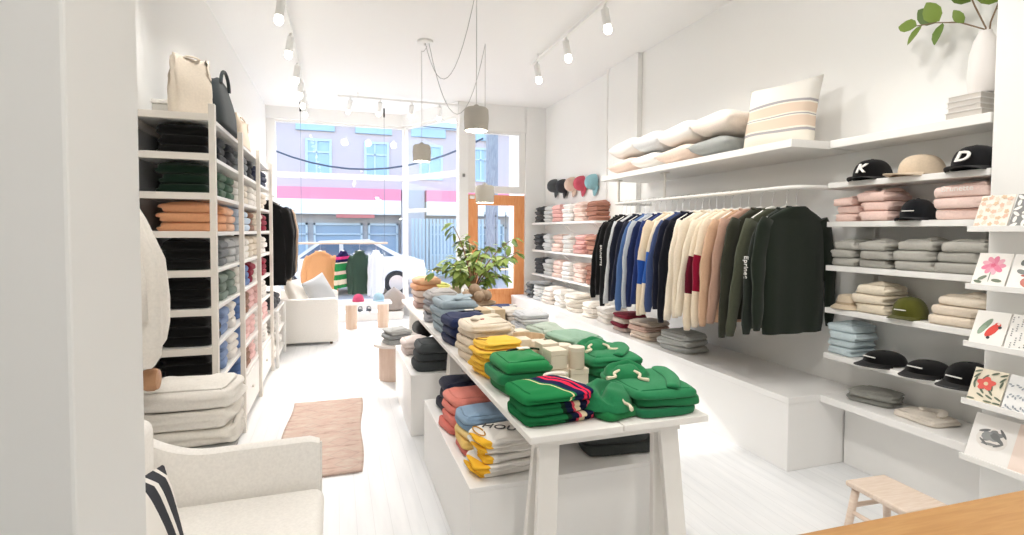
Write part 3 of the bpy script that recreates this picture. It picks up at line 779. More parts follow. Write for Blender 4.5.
def build_hanger():
    h = bpy.data.objects.new('clothes_hanger', None); h.empty_display_size = .05; link(h)
    pts = [(0, 0, -.075), (0, 0, -.02)] + [(.018 * math.sin(a), 0, -.0 + .0185 - .0185 * math.cos(a) - .0) for a in np.linspace(.3, PI * 1.35, 9)]
    pts = [(0, 0, -.125), (0, 0, -.045), (.012, 0, -.03), (.019, 0, -.012), (.017, 0, .004), (.004, 0, .0165), (-.010, 0, .016), (-.018, 0, .006)]
    tube('hook', pts, .0022, STEEL, h, 6)
    arm = [(-.165, 0, -.200), (-.11, 0, -.172), (-.045, 0, -.136), (0, 0, -.124), (.045, 0, -.136), (.11, 0, -.172), (.165, 0, -.200)]
    MB().tube(arm, [.009, .011, .012, .012, .012, .011, .009], 8).build('shoulder_bar', paint('#F2EFEA', .5), h, True)
    return h
HG = build_hanger(); HG_USED = [False]
def put_hanger(loc, rz, label, group):
    h = HG if not HG_USED[0] else copy_tree(HG)
    HG_USED[0] = True
    h.location = loc; h.rotation_euler = (0, 0, rz)
    return tag(h, label, 'hanger', group)

GM = {}
def gar_mesh(seed, w=.5, L=.72, th=.055):
    k = ('torso', seed, w, L, th)
    if k in GM: return GM[k]
    R = random.Random(seed); ph = [R.uniform(0, 6) for _ in range(6)]
    n = 32; vs = []
    rows = [(-L, .97), (-L + .03, .98), (-L + .06, 1.0), (-L * .75, 1.0), (-L * .5, .99), (-L * .32, .985), (-.14, 1.0), (-.10, .98), (-.075, .84), (-.052, .66), (-.03, .47), (-.012, .33), (-.004, .26)]
    for z, s in rows:
        a = w / 2 * s
        low = (-z / L) ** 1.5
        for i in range(n):
            b = 2 * PI * i / n; c, q = math.cos(b), math.sin(b)
            x = math.copysign(abs(c) ** .75, c) * a
            y = math.copysign(abs(q) ** .8, q) * th / 2 * (1.0 if z < -.1 else .9 + .3 * (z > -.06))
            y += .011 * low * math.sin(14 * x / w * 1.3 + ph[0] + (0 if q > 0 else .5)) + .005 * math.sin(9 * x / w + 6 * z + ph[1])
            if z < -L + .05: y *= .93
            vs.append((x, y, z))
    m = len(rows)
    fs = [(k_*n+i, k_*n+(i+1) % n, (k_+1)*n+(i+1) % n, (k_+1)*n+i) for k_ in range(m-1) for i in range(n)]
    # neck opening dips inside
    b0 = len(vs)
    for i in range(n):
        p = vs[(m-1)*n + i]; vs.append((p[0] * .85, p[1] * .7, p[2] - .04))
    fs += [((m-1)*n+i, (m-1)*n+(i+1) % n, b0+(i+1) % n, b0+i) for i in range(n)] + [tuple(b0 + i for i in range(n))]
    me = (vs, fs); GM[k] = me; return me
def sleeve_mesh(side, seed, w=.5, SL=.62, th=.05, fl=.02):
    R = random.Random(seed * 3 + side); ph = R.uniform(0, 6); n = 14; vs = []; m = 13
    for k in range(m):
        v = k / (m - 1)
        cx = side * (w / 2 - .04 + .06 * math.sin(min(1, v * 2.2) * PI / 2) + fl * v + .012 * math.sin(3 * v + ph)); cz = -.09 - SL * v
        rx = .062 * (1 - .42 * v) * (.72 if v > .95 else 1) * (.75 if k == 0 else 1); ry = th / 2 * (1 - .25 * v) * (.8 if v > .95 else 1)
        for i in range(n):
            a = 2 * PI * i / n
            wr = 1 + .09 * math.sin(18 * v + 2 * a + ph)
            vs.append((cx + rx * math.cos(a) * wr, ry * math.sin(a) * wr + .006 * math.sin(5 * v + ph), cz + .02 * math.cos(a) * side * (1 - v)))
    fs = [(k*n+i, k*n+(i+1) % n, (k+1)*n+(i+1) % n, (k+1)*n+i) for k in range(m-1) for i in range(n)] + [tuple(range(n-1, -1, -1)), tuple((m-1)*n+i for i in range(n))]
    return vs, fs
def garment(name, loc, rz, hexc, label, group, seed=0, w=.5, L=.72, SL=.62, th=.055, block=None, mat=None, flare=.02, hood=False, txt=None, cuff=None, cat='sweatshirt', opn=None):
    m = mat or fab(hexc)
    g = thing(name, label, cat, loc, rz, group)
    vs, fs = gar_mesh(seed % 6, w, L, th)
    mob('torso', vs, fs, m, g)
    for side in (-1, 1):
        v2, f2 = sleeve_mesh(side, seed % 6, w, SL, th * .92, flare)
        if block:
            fm = []
            for f in f2:
                z = sum(v2[i][2] for i in f) / len(f); v = (-z - .09) / SL
                fm.append(1 if block[1] < v < block[2] else 0)
            mob('sleeve', v2, f2, [m, fab(block[0])], g, True, fm=fm)
        else: mob('sleeve', v2, f2, m, g)
    # ribbed neckband
    pts = [(.075 * math.cos(a), .026 * math.sin(a) - .002, -.008 - .02 * (math.sin(a) < 0) * abs(math.sin(a))) for a in np.linspace(0, 2 * PI, 21)]
    MB().tube(pts, .009, 8, cap=False).build('neckband', m, g, True)
    if hood:
        vs = []; nn = 12
        pts = [(.085 * math.cos(a), .012 + .02 * math.sin(a), -.02 - .1 * abs(math.sin(a))) for a in np.linspace(0, PI, 11)]
        MB().tube(pts, [.02] + [.024] * 9 + [.02], 10, flat=.6).build('hood', m, g, True)
    if txt:
        text('sleeve_lettering', txt, .05 if len(txt) < 8 else .042, fab('#EDEBE6', 'felt'), g, (-(w / 2 + .084 + flare * .43), -.0, -.40), (PI / 2, PI / 2, -PI / 2), .002)
    return g
rackg = 'sweatshirts on the white clothes rail'
GAR = [('#20281F', 'dark green sweatshirt facing the front of the clothes rail', {}),
       ('#262C26', 'very dark green sweatshirt with white lettering down its sleeve', {'txt': 'Eprinec'}),
       ('#4C4F40', 'olive grey sweatshirt behind the lettered dark sleeve', {}),
       ('#34352A', 'dark olive sweatshirt between olive grey and rose ones', {}),
       ('#B08E7C', 'dusty rose sweatshirt beside the dark olive one', {}),
       ('#CDA98C', 'tan sweatshirt between the rose and maroon-banded ones', {}),
       ('#EADBC4', 'cream sweatshirt with a bright maroon sleeve band next to the tan one', {'block': ('#8C1032', .30, .64)}),
       ('#E6D7C0', 'cream sweatshirt with a dark maroon sleeve band next to plain cream ones', {'block': ('#5E0D24', .34, .70)}),
       ('#EADFCB', 'plain cream sweatshirt beside the dark maroon sleeve band', {}),
       ('#E7DAC6', 'middle one of the three plain cream sweatshirts on the rail', {}),
       ('#EBE1CF', 'plain cream sweatshirt hanging next to the black ones', {}),
       ('#10121C', 'blue-black sweatshirt next to the plain cream ones', {}),
       ('#161A2C', 'dark navy sweatshirt between blue-black and slate ones', {}),
       ('#3F4F78', 'slate blue sweatshirt beside the blue-banded cream sleeves', {}),
       ('#EADCC4', 'cream sweatshirt with a blue sleeve band beside the slate one', {'block': ('#2C5FB0', .34, .64)}),
       ('#E2D3BA', 'cream sweatshirt with a blue sleeve band beside the royal blue one', {'block': ('#234E9C', .38, .68)}),
       ('#22346A', 'royal blue sweatshirt behind the blue-banded cream ones', {}),
       ('#1C2850', 'deep blue sweatshirt in front of the light grey hoodie', {}),
       ('#B7BEC6', 'light grey hoodie between deep blue and denim ones', {'hood': True}),
       ('#4A6796', 'denim blue sweatshirt behind the light grey hoodie', {}),
       ('#1E2336', 'navy sweatshirt behind the denim blue one', {}),
       ('#171B2B', 'inky navy sweatshirt in front of the pale grey one', {}),
       ('#C6C9CB', 'pale grey sweatshirt next to the black lettered one', {}),
       ('#1E1E20', 'black sweatshirt with white sleeve lettering', {'txt': 'BRUNETTE'}),
       ('#141415', 'plain black sweatshirt second from the window end of the rail', {}),
       ('#0E0E0F', 'black hoodie at the window end of the clothes rail', {'hood': True})]
ORD = ['first', 'second', 'third', 'fourth', 'fifth', 'sixth', 'seventh', 'eighth', 'ninth', 'tenth', 'eleventh', 'twelfth', 'thirteenth', 'fourteenth', 'fifteenth', 'sixteenth', 'seventeenth', 'eighteenth', 'nineteenth', 'twentieth', 'twenty-first', 'twenty-second', 'twenty-third', 'twenty-fourth', 'twenty-fifth', 'twenty-sixth']
HK = 1.79 - .0 + .001
for i, (hx, lab, kw) in enumerate(GAR):
    y = 2.70 + i * .0835
    tw = RJ.uniform(-.04, .04) if i else 0
    gx = 2.79 + (.085, .085, .05, .03)[i] if i < 4 else 2.79
    kind = 'hooded_sweatshirt' if kw.get('hood') else 'sweatshirt'
    garment(kind, (gx, y, 1.672 - .004 * (i % 3)), tw, hx, lab, rackg, seed=i, w=.51 if i == 0 else .43, flare=.04 if i == 0 else .085, L=.84 if i == 0 else .78 + .02 * (i % 3), SL=.72 + .03 * (i % 4), th=.06, **kw)
    put_hanger((gx, y, 1.79 + .002), tw, f'{ORD[i]} white hanger along the clothes rail, holding the {" ".join(lab.split()[:3 if not lab.startswith(("middle", "plain")) else 2])} garment', 'white hangers on the clothes rail')

# ------------------------------------------------------------------ small wall shelves by the door, caps over them
WS = [(1.63, 'upper'), (1.2, 'middle'), (.825, 'lower')]
PALW = {'charcoal': '#4C4F52', 'grey-white': '#D9DBDA', 'pink': '#E6B4AE', 'white': '#F1EFEC', 'pale pink': '#F0D6CC', 'brown': '#AD7B69'}
for z, nm in WS:
    s = thing('wall_shelf', f'{nm} short white wall shelf by the door', 'shelf', (3.12, 6.85, z), group='short wall shelves by the door')
    box('board', (-.13, -1.1, -.03), (.138, 1.1, 0), WHITE, s, .003)
    for y in (-.9, 0, .9): tube('bracket', [(.13, y, -.2), (-.08, y, -.03)], .008, WHITE, s, 6)
    cols = {'upper': ['brown', 'pale pink', 'white', 'pink', 'grey-white', 'charcoal'], 'middle': ['brown', 'pink', 'white', 'pale pink', 'grey-white', 'charcoal'], 'lower': ['brown', 'pale pink', 'white', 'pale pink', 'grey-white', 'charcoal']}[nm]
    for p, cname in enumerate(cols):
        y = 5.93 + p * .37
        pile('folded_t_shirt', [PALW[cname]] * 4, 3.125, y, z, HW, .3, .23, .058, f'{cname} folded T-shirt,', f'{("first", "second", "third", "fourth", "fifth", "sixth")[p]} pile from the rail, {nm} short wall shelf', 'folded T-shirts on the short wall shelves', layers=(2, 2, 2, 2), seed=p, M=32)
for i, (y, z, hx, l) in enumerate(((7.55, 2.2, '#55585B', 'charcoal cap hanging first from the door'), (7.22, 2.17, '#3B3D42', 'black cap hanging second from the door'), (6.9, 2.17, '#DCC3B2', 'beige cap hanging in the middle of the wall row'), (6.6, 2.16, '#C8586A', 'rose red cap hanging on the wall'), (6.25, 2.15, '#8FBCC6', 'pale teal cap hanging nearest the pilaster' .replace('nearest', 'closest to')))):
    c = cap((3.235, y, z), 0, hx, l, None, False, 'caps hanging on the wall', rot=(-PI / 2, 0, 0), h=.13)
    c.rotation_euler = Matrix(((0, 0, -1), (1, 0, 0), (0, -1, 0))).transposed().to_euler() if False else Euler((0, 0, 0))
    # crown axis points to the room (-X), brim points down
    Mx = Matrix(((0, 0, -1), (-1, 0, 0), (0, 1, 0)))
    c.rotation_euler = Mx.to_euler(); c.scale = (1.08, 1.08, 1.08)
    pg = tube('peg', [(0, 0, -.018), (0, 0, .05)], .006, WHITE, c, 8)

# things on the bench
GB_ = 'folded clothes on the white bench'
pile('folded_sweatshirt', ['#DCCBBB', '#E0D0C1', '#C9A99B', '#DECDBD'], 2.85, 4.35, .47, HW + .1, .3, .3, .042, ['cream folded sweatshirt', 'cream folded sweatshirt', 'blush folded sweatshirt', 'cream folded sweatshirt'], 'in the bench pile beside the grey one', GB_, layers=(2, 2, 2, 2), seed=1)
pile('folded_sweatshirt', ['#C9B7AE', '#7C1F33', '#D9C8BB', '#8A2B3C'], 2.87, 4.75, .47, HW, .26, .28, .045, ['oatmeal folded sweatshirt', 'maroon folded sweatshirt', 'cream folded sweatshirt', 'wine red folded sweatshirt'], 'in the bench pile with maroon sleeves', GB_, layers=(2, 3, 2, 2), seed=2)
pile('folded_sweatshirt', ['#B9BBB8', '#C4C6C3', '#BCBEBB'], 2.87, 3.85, .47, HW + .15, .36, .3, .052, 'light grey folded sweatshirt', 'in the bench pile below the cream sweatshirts', GB_, layers=(2, 3, 2, 3), seed=3, wr=1.6)
for k, (y, n, hx, w_) in enumerate(((5.25, 3, '#F0EBE4', 'ivory'), (5.65, 3, '#F1EAE0', 'off-white'), (6.1, 4, '#EEE7DC', 'pale cream'), (6.5, 4, '#F3F0EB', 'white'), (6.9, 4, '#ECE3DA', 'light beige'), (7.25, 4, '#D9DBDA', 'grey-white'), (7.62, 4, '#5B5E60', 'charcoal'))):
    pile('folded_sweatshirt', [hx] * n, 2.95, y, .47, HW + .05 * (k % 3 - 1), .3, .3, .055, f'{w_} folded sweatshirt', 'in the sunlit bench piles towards the door', GB_, layers=(2, 2, 2, 2), seed=k)
fo = folded('folded_sweatshirt', fab('#8D8F90'), (2.86, 7.22, .47 + 4 * .0589 + .012), HW + .5, .34, .2, .03, 2, True, 'grey sweatshirt thrown across the pile beside the charcoal one', 'folded clothing', GB_)

# ------------------------------------------------------------------ trestle tables with clothes
TW = paint('#EFECE7', .5, 'table_paint')
def trestle_table(y0, y1, label, ins=(.14, .14)):
    t = thing('trestle_table', label, 'table', (1.05, (y0 + y1) / 2, 0), 0, 'white trestle tables'); yc = (y0 + y1) / 2
    for x0, x1 in ((-.39, -.005), (-.0, .39)): box('board', (x0, y0 - yc, .722), (x1, y1 - yc, .75), TW, t, .004)
    for yy in (y0 + ins[0], y1 - ins[1]):
        y = yy - yc
        tr = box('trestle', (-.33, y - .035, .66), (.33, y + .035, .72), TW, t, .003)
        for s in (-1, 1):
            M = Matrix.Translation((s * .24, y, .66)) @ Matrix.Rotation(s * .085, 4, 'Y') 
            for q in (-1, 1):
                M2 = Matrix.Translation((s * .27, y + q * .012, .7)) @ Matrix.Rotation(-s * .06, 4, 'Y') @ Matrix.Rotation(q * .075, 4, 'X')
                MB().box((-.043, -.014 + q * .012, -.694), (.043, .014 + q * .012, 0), M=M2).build('leg', TW, t)
    return t
trestle_table(1.76, 3.72, 'white trestle table carrying the green sweatshirts')
trestle_table(3.735, 5.75, 'white trestle table carrying the potted tree', (1.25, .14))
def plinth(x0, x1, y0, y1, h, label):
    p = thing('display_plinth', label, 'plinth', ((x0 + x1) / 2, (y0 + y1) / 2, 0), 0, 'white plinths under the tables')
    a, b = (x1 - x0) / 2, (y1 - y0) / 2
    box('body', (-a, -b, 0), (a, b, h - .02), LAM, p, .003); box('top', (-a - .001, -b - .001, h - .02), (a + .001, b + .001, h), LAM, p, .003)
plinth(.53, 1.57, 2.14, 3.38, .40, 'low white plinth under the green sweatshirt table')
plinth(.50, 1.45, 3.80, 4.85, .45, 'white plinth with charcoal sweaters beyond the low one')
GT = 'folded clothes on the long tables'
GREEN = '#257A4B'
def sleeve_on(o, w, d, t, a=(-.42, .36), b=(.12, -.40), bend=.12, r=.042, col=None, cuff=True):
    """folded-in sleeve lying across the top of a folded garment"""
    p0 = Vector((a[0] * w, a[1] * d)); p1 = Vector((b[0] * w, b[1] * d)); nrm = Vector((-(p1 - p0).y, (p1 - p0).x))
    pts, rs = [], []
    for i in range(13):
        u = i / 12; p = p0.lerp(p1, u) + nrm * bend * math.sin(PI * u)
        ex, ey = min(1, abs(p.x) / (w / 2)), min(1, abs(p.y) / (d / 2)); sc = max(ex, ey)
        pts.append((p.x, p.y, t * (1 + .24 * (1 - sc ** 2)) + .004 - .02 * max(0, sc - .8)))
        rs.append(r * (.55 if i == 0 else 1 - .38 * u))
    sl = MB().tube(pts, rs, 12, flat=.3).build('sleeve', o.data.materials[0] if col is None else fab(col), o, True)
    if cuff: MB().tube(pts[-2:], [rs[-1] * .86, rs[-1] * .84], 12, flat=.34).build('cuff', o.data.materials[0] if col is None else fab(col), sl, True)
def tagged(o, w, d, t, x=.05, y=.1, neck=True, col=None):
    """neck opening and woven label on the top garment of a pile"""
    if neck:
        pts = [(x + .085 * math.cos(a), y - .02 + .05 * math.sin(a), t * 1.1) for a in np.linspace(.1, PI - .1, 12)]
        MB().tube(pts, .009, 8, flat=.6).build('neckband', fab(col or '#17301F'), o, True)
    lb = MB(); lb.box((x - .03, y - .025, t * 1.2 + .004), (x + .03, y + .012, t * 1.2 + .009), bev=.001)
    lb.build('label_tag', fab('#EFEBE2', 'felt'), o)
p1 = pile('folded_sweatshirt', ['#1C6E3B', GREEN, '#23854A'], .815, 2.34, .75, .06, .25, .29, .05, 'green folded sweatshirt', 'in the pile behind the striped sweatshirts', GT, layers=(1, 1, 2, 2), seed=1, wr=1.3, M=64)
tagged(p1[-1], .25, .29, .05, .05, .09)
SG = bands('green_navy_stripe', [(0, '#257F49'), (.42, '#257F49'), (.43, '#E3D9A2'), (.455, '#257F49'), (.49, '#1D2548'), (.6, '#1D2548'), (.62, '#E0304F'), (.67, '#1D2548'), (.7, '#E0304F'), (.75, '#1D2548'), (.86, '#1D2548'), (.93, '#EDE4D8')], 0, -.15, .15, skew=.5, second=1)
SG2 = bands('navy_green_stripe', [(0, '#206E41'), (.4, '#14301F'), (.46, '#151B34'), (.56, '#D24A5C'), (.6, '#D8C8A8'), (.68, '#151B34'), (.8, '#D24A5C'), (.84, '#151B34')], 0, -.15, .15, skew=.25, second=1)
p2 = pile('folded_sweatshirt', [SG2, SG2, SG], .81, 1.965, .75, .06, .31, .27, .04, 'green, navy and red striped folded sweatshirt', 'at the table end', GT, layers=(2, 1, 2, 2), seed=2, wr=1.3, M=64)
nb = MB().tube([(.085 + .05 * math.cos(a), .085 + .03 * math.sin(a), .049) for a in np.linspace(0, PI, 10)], .011, 8, flat=.7).build('neckband', fab('#EDE6DA'), p2[-1], True)
def hood_on(o, t, x, y, s, hexc, cord=True, rot=0.0):
    """hood laid flat on the folded body: a soft lobe with a rolled opening, drawcords trailing from it"""
    m = fab(hexc); n, k = 36, 14; vs = []
    zt = t * 1.12
    def zz(px, py):
        u, v = px / (.15 * s), py / (.125 * s)
        rr = min(1, u * u + v * v)
        h = .075 * s * (1 - rr) ** .55
        dc = math.hypot(u * .9, v + .55)
        g = math.exp(-((dc - .62) / .13) ** 2) if v > -.75 else 0
        lip = math.exp(-((dc - .86) / .14) ** 2)
        return h * (1 - .62 * g) + .012 * s * lip * (1 - rr) + .006 * s * math.sin(7 * u + 3 * v) * (1 - rr)
    for j in range(k):
        q = 1 - j / k
        for i in range(n):
            a = 2 * PI * i / n
            w = 1 + .07 * math.sin(3 * a + 1) + .04 * math.sin(5 * a)
            px, py = .15 * s * q * w * math.cos(a), .125 * s * q * w * math.sin(a)
            vs.append((x + px * math.cos(rot) - py * math.sin(rot), y + px * math.sin(rot) + py * math.cos(rot), zt + (zz(px, py) if j else -.012)))
    vs.append((x, y, zt + zz(0, 0)))
    fs = [(j*n+i, j*n+(i+1) % n, (j+1)*n+(i+1) % n, (j+1)*n+i) for j in range(k-1) for i in range(n)] + [((k-1)*n+i, (k-1)*n+(i+1) % n, k * n) for i in range(n)]
    mob('hood', vs, fs, m, o)
    if cord:
        for q in (-1, 1):
            pts = []
            for u in np.linspace(0, 1, 12):
                lx = q * (.03 + .05 * u + .012 * math.sin(7 * u)); ly = -.085 * s - .06 * u
                px = x + lx * math.cos(rot) - ly * math.sin(rot); py = y + lx * math.sin(rot) + ly * math.cos(rot)
                pts.append((px, py, zt + .008 + .03 * s * (1 - u) ** 2))
            tube('drawcord', pts, [.0065] * 10 + [.0085, .0085], fab('#E6DAC0', 'felt'), o, 6)
p3 = pile('folded_hoodie', ['#21724A', '#247849', '#287E50'], 1.285, 1.965, .75, -.04, .31, .36, .034, 'green folded hoodie', 'in the pile on the table corner', GT, layers=(1, 1, 2, 1), seed=3, wr=1.4, M=64)
hood_on(p3[-1], .036, -.06, .08, .68, '#257A4B', True, -.4); sleeve_on(p3[-1], .31, .36, .036, (.42, .4), (.1, -.44), .08)
p3b = folded('folded_hoodie', fab('#1E7540'), (1.05, 1.955, .752), .25, .2, .3, .04, 2, True, 'green hoodie lying with its hood up front beside the corner pile', 'folded clothing', GT, (1, 1, 2, 1), 1.5, 64)
hood_on(p3b, .04, .0, -.02, .95, '#22774A', True, .5)
p4 = pile('folded_hoodie', ['#21724A', '#247849', '#287E50'], 1.295, 2.41, .75, .02, .29, .36, .045, 'green folded hoodie', 'behind the corner pile, beside the cream boxes', GT, layers=(2, 1, 2, 1), seed=0, wr=1.3, M=64)
hood_on(p4[-1], .045, -.04, .05, .62, '#2C8052'); sleeve_on(p4[-1], .3, .36, .045, (.42, .3), (.0, -.42), .1)
p5 = pile('folded_sweatshirt', ['#7FA08A', '#86A791', '#8FAE99'], 1.325, 2.84, .75, .1, .25, .34, .045, 'sage green folded sweatshirt', 'behind the green hoodies', GT, layers=(2, 2, 2, 2), seed=1, wr=1.6, M=64)
p6 = pile('folded_sweatshirt', ['#A9B8AA', '#B5C2B4'], 1.33, 3.24, .75, .05, .22, .3, .055, 'pale sage folded sweatshirt', 'behind the sage green pile', GT, layers=(2, 2, 2, 2), seed=2, wr=1.8)
pile('folded_sweatshirt', ['#D5D6D8', '#C9CBD0', '#DADBDC', '#D0D2D6'], 1.335, 3.6, .75, .0, .22, .26, .038, 'pale grey folded sweatshirt', 'beside the round wooden bowl', GT, layers=(2, 2, 2, 2), seed=3)
pile('folded_sweatshirt', ['#CFC8C0', '#D6CFC7', '#DAD3CB'], 1.34, 3.97, .75, .0, .2, .3, .04, 'stone grey folded sweatshirt', 'beyond the pale grey pile', GT, layers=(2, 2, 2, 2), seed=4)
p7 = pile('folded_sweatshirt', ['#26355E', '#2B3B66', '#2F4070'], 1.33, 4.14, .75, .0, .22, .26, .04, 'blue folded sweatshirt', 'beside the wrapped parcels', GT, layers=(2, 2, 2, 2), seed=0)
tagged(p7[-1], .22, .26, .04, .05, -.05, False)
YE = bands('yellow_print', [(0, '#F0BE3C'), (.99, '#F0BE3C')], 0, -1, 1)
p8 = pile('folded_t_shirt', ['#E9B638', '#EBB93B', '#EDBC3F', '#EFBF43', '#F1C348'], .80, 2.63, .75, .1, .25, .22, .034, 'yellow folded T-shirt', 'in front of the cream pile', GT, layers=(3, 2, 2, 2), seed=2, wr=1.5)
MB().tube([(-.06 + .05 * math.cos(a) * (1 + .3 * math.sin(3*a)), .0 + .03 * math.sin(a), .043) for a in np.linspace(0, 5.6, 16)], .0022, 5).build('print', fab('#7A4A1E', 'felt'), p8[-1], True)
p9 = pile('folded_sweatshirt', ['#DCCBB4', '#DFCFB9', '#E2D3BE', '#E4D6C2', '#E6D9C6'], .83, 2.98, .75, .12, .29, .3, .043, 'cream folded sweatshirt', 'between yellow and navy piles', GT, layers=(2, 1, 2, 2), seed=3, wr=1.5, M=64)
sleeve_on(p9[-1], .29, .3, .043, (.44, .35), (-.25, -.1), -.1)
MB().tube([(-.02 + .012 * math.cos(a), -.02 + .01 * math.sin(a), .055) for a in np.linspace(0, 5.5, 10)], .003, 5).build('embroidery', fab('#B03A3A', 'felt'), p9[-1], True)
p10 = pile('folded_sweatshirt', ['#1E2746', '#212B4D', '#242F54'], .83, 3.42, .75, .05, .3, .3, .06, 'navy folded sweatshirt', 'between cream and blue-grey piles', GT, layers=(1, 1, 2, 2), seed=1, wr=1.5)
tagged(p10[-1], .3, .32, .06, .05, .09, True, '#12182E')
p11 = pile('folded_sweatshirt', ['#93A3AD', '#97A7B1', '#9BABB5', '#9FAFB9'], .83, 3.89, .75, .1, .3, .36, .058, 'blue-grey folded sweatshirt', 'behind the navy pile', GT, layers=(1, 1, 2, 2), seed=2, wr=1.7, M=64)
sleeve_on(p11[-1], .3, .36, .058, (.44, .3), (-.1, -.4), .14)
pile('folded_sweatshirt', ['#A6A7AD', '#B4B0AE', '#A9ABB4', '#BAB7B6'], .82, 4.38, .75, .0, .27, .32, .058, 'marled grey folded sweater', 'behind the blue-grey pile', GT, layers=(2, 2, 2, 2), seed=3, wr=1.6)
pile('folded_sweatshirt', ['#B39A93', '#CDB6AC', '#D8C5BB', '#E2A77F', '#E8B792'], .83, 5.15, .75, .0, .26, .34, .055, ['mauve folded sweater', 'dusty pink folded sweater', 'pale pink folded sweater', 'peach folded sweater', 'apricot folded sweater'], 'at the window end of the tables', GT, layers=(1, 1, 2, 2), seed=4, wr=1.4)
pile('folded_t_shirt', ['#D9DDC9', '#E3E6C4', '#E6E98F'], 1.0, 5.52, .75, .0, .26, .26, .06, ['pale folded T-shirt', 'light lime folded T-shirt', 'yellow-green folded T-shirt'], 'beyond the peach sweaters', GT, layers=(2, 2, 2, 2), seed=0)

# boxes, candles, bowls on the tables
KR = paint('#D9CBB4', .8, 'kraft_card'); KR2 = paint('#E2D6C2', .8, 'pale_card')
def gift_box(x, y, z, w, d, h, m, label, rz=0, lid=True):
    b = thing('card_box', label, 'box', (x, y, z), rz, 'small boxes between the folded clothes')
    box('body', (-w/2, -d/2, 0), (w/2, d/2, h * .72), m, b, .002)
    box('lid', (-w/2 - .002, -d/2 - .002, h * .72), (w/2 + .002, d/2 + .002, h), m, b, .003)
def candle(x, y, z, r, h, label):
    c = thing('candle_jar', label, 'candle', (x, y, z), 0, 'candles between the folded clothes')
    lathe('jar', [(r, 0), (r, h * .8)], paint('#DCCDB8', .4), c, 24)
    lathe('lid', [(r * 1.02, h * .8), (r * 1.02, h * .98), (r * .96, h)], paint('#E2D6C4', .6), c, 24)
gift_box(.99, 2.30, .751, .095, .1, .095, KR, 'lower pale card box by the green label sweatshirt')
gift_box(1.09, 2.29, .751, .09, .1, .095, KR2, 'lower pale card box by the green hoodies')
gift_box(.985, 2.30, .848, .085, .09, .09, KR2, 'cream cube box on top by the green label sweatshirt', .08)
candle(1.085, 2.27, .848, .038, .1, 'round pale candle standing on the lower card box')
gift_box(1.0, 2.44, .751, .09, .09, .19, KR2, 'tall cream box behind the cream cubes', .05)
candle(1.095, 2.45, .751, .042, .17, 'tall pale candle jar behind the cream cubes')
gift_box(1.0, 2.84, .751, .1, .1, .13, KR2, 'cream box beside the candle behind the yellow shirts')
candle(1.09, 2.8, .751, .042, .12, 'squat candle jar beside the wooden bowl')
gift_box(1.13, 2.66, .751, .08, .09, .11, paint('#DDD3AF', .8), 'greenish card box behind the squat candle')
bw = thing('wooden_bowl', 'round pale bentwood tub on the table behind the candles', 'tub', (1.1, 3.03, .751))
lathe('wall', [(.125, 0), (.13, .01), (.132, .1), (.122, .1), (.12, .012)], wood('#CDB392', '#DCC6A8', (6, 6, 1), .6, 'bentwood'), bw, 40, capt=True)
box('clasp', (-.03, -.137, .03), (.03, -.128, .075), wood('#A98661', '#BC9A74', (1, 1, 8), .6, 'clasp_wood'), bw, .002)
gift_box(1.07, 3.45, .751, .16, .14, .1, KR, 'wide tan card box behind the wooden tub')
gift_box(1.15, 3.28, .751, .09, .1, .09, KR2, 'small cream box behind the wooden tub', .2)
pc = thing('wrapped_parcel', 'tan kraft parcel with a pale band in front of the wooden balls', 'parcel', (1.11, 3.95, .751), .05)
box('body', (-.12, -.1, 0), (.12, .1, .14), wood('#C3AC8B', '#D3BE9F', (1, 1, 1), .8, 'kraft_paper'), pc, .004); box('band', (.0, -.102, -.0005), (.035, .102, .142), paint('#E6DAC6', .7), pc, .002)
gift_box(1.04, 4.15, .751, .14, .1, .13, KR, 'kraft box behind the banded parcel')
by = thing('display_tray', 'shallow tan tray of wooden balls on the far table', 'tray', (1.13, 4.42, .751))
lathe('dish', [(.1, 0), (.18, .10), (.19, .13), (.18, .13), (.1, .02)], wood('#B59C82', '#C6AF95', (3, 3, 3), .7, 'tray_wood'), by, 36)
for i, (dx, dy, dz) in enumerate(((-.09, -.06, 0), (.02, -.085, 0), (.1, -.03, 0), (-.03, .06, 0), (.08, .08, 0), (0, -.01, .055))):
    lab = ('tan wooden ball at the tray edge by the blue-grey pile', 'tan wooden ball at the tray front', 'tan wooden ball at the tray side by the blue pile', 'tan wooden ball at the back of the tray', 'tan wooden ball in the back corner of the tray', 'tan wooden ball on top of the others')[i]
    b = lathe('wooden_ball', [(.004, -.05), (.02, -.046), (.038, -.032), (.048, -.012), (.048, .012), (.038, .032), (.02, .046), (.004, .05)], wood('#A48C74', '#B8A189', (5, 5, 5), .7, 'ball_wood'), None, 20, (1.13 + dx, 4.42 + dy, .935 + dz))
    tag(b, lab, 'ball', 'wooden balls in the tray')
for i, (x, y, w_, h_2, l) in enumerate(((.98, 5.0, .1, .15, 'white card box beyond the tray'), (1.1, 5.05, .09, .2, 'tall beige box next to the plant pot'), (1.22, 4.95, .09, .18, 'beige box beyond the plant'))):
    gift_box(x, y, .751, w_, .1, h_2, KR2 if i == 0 else KR, l)

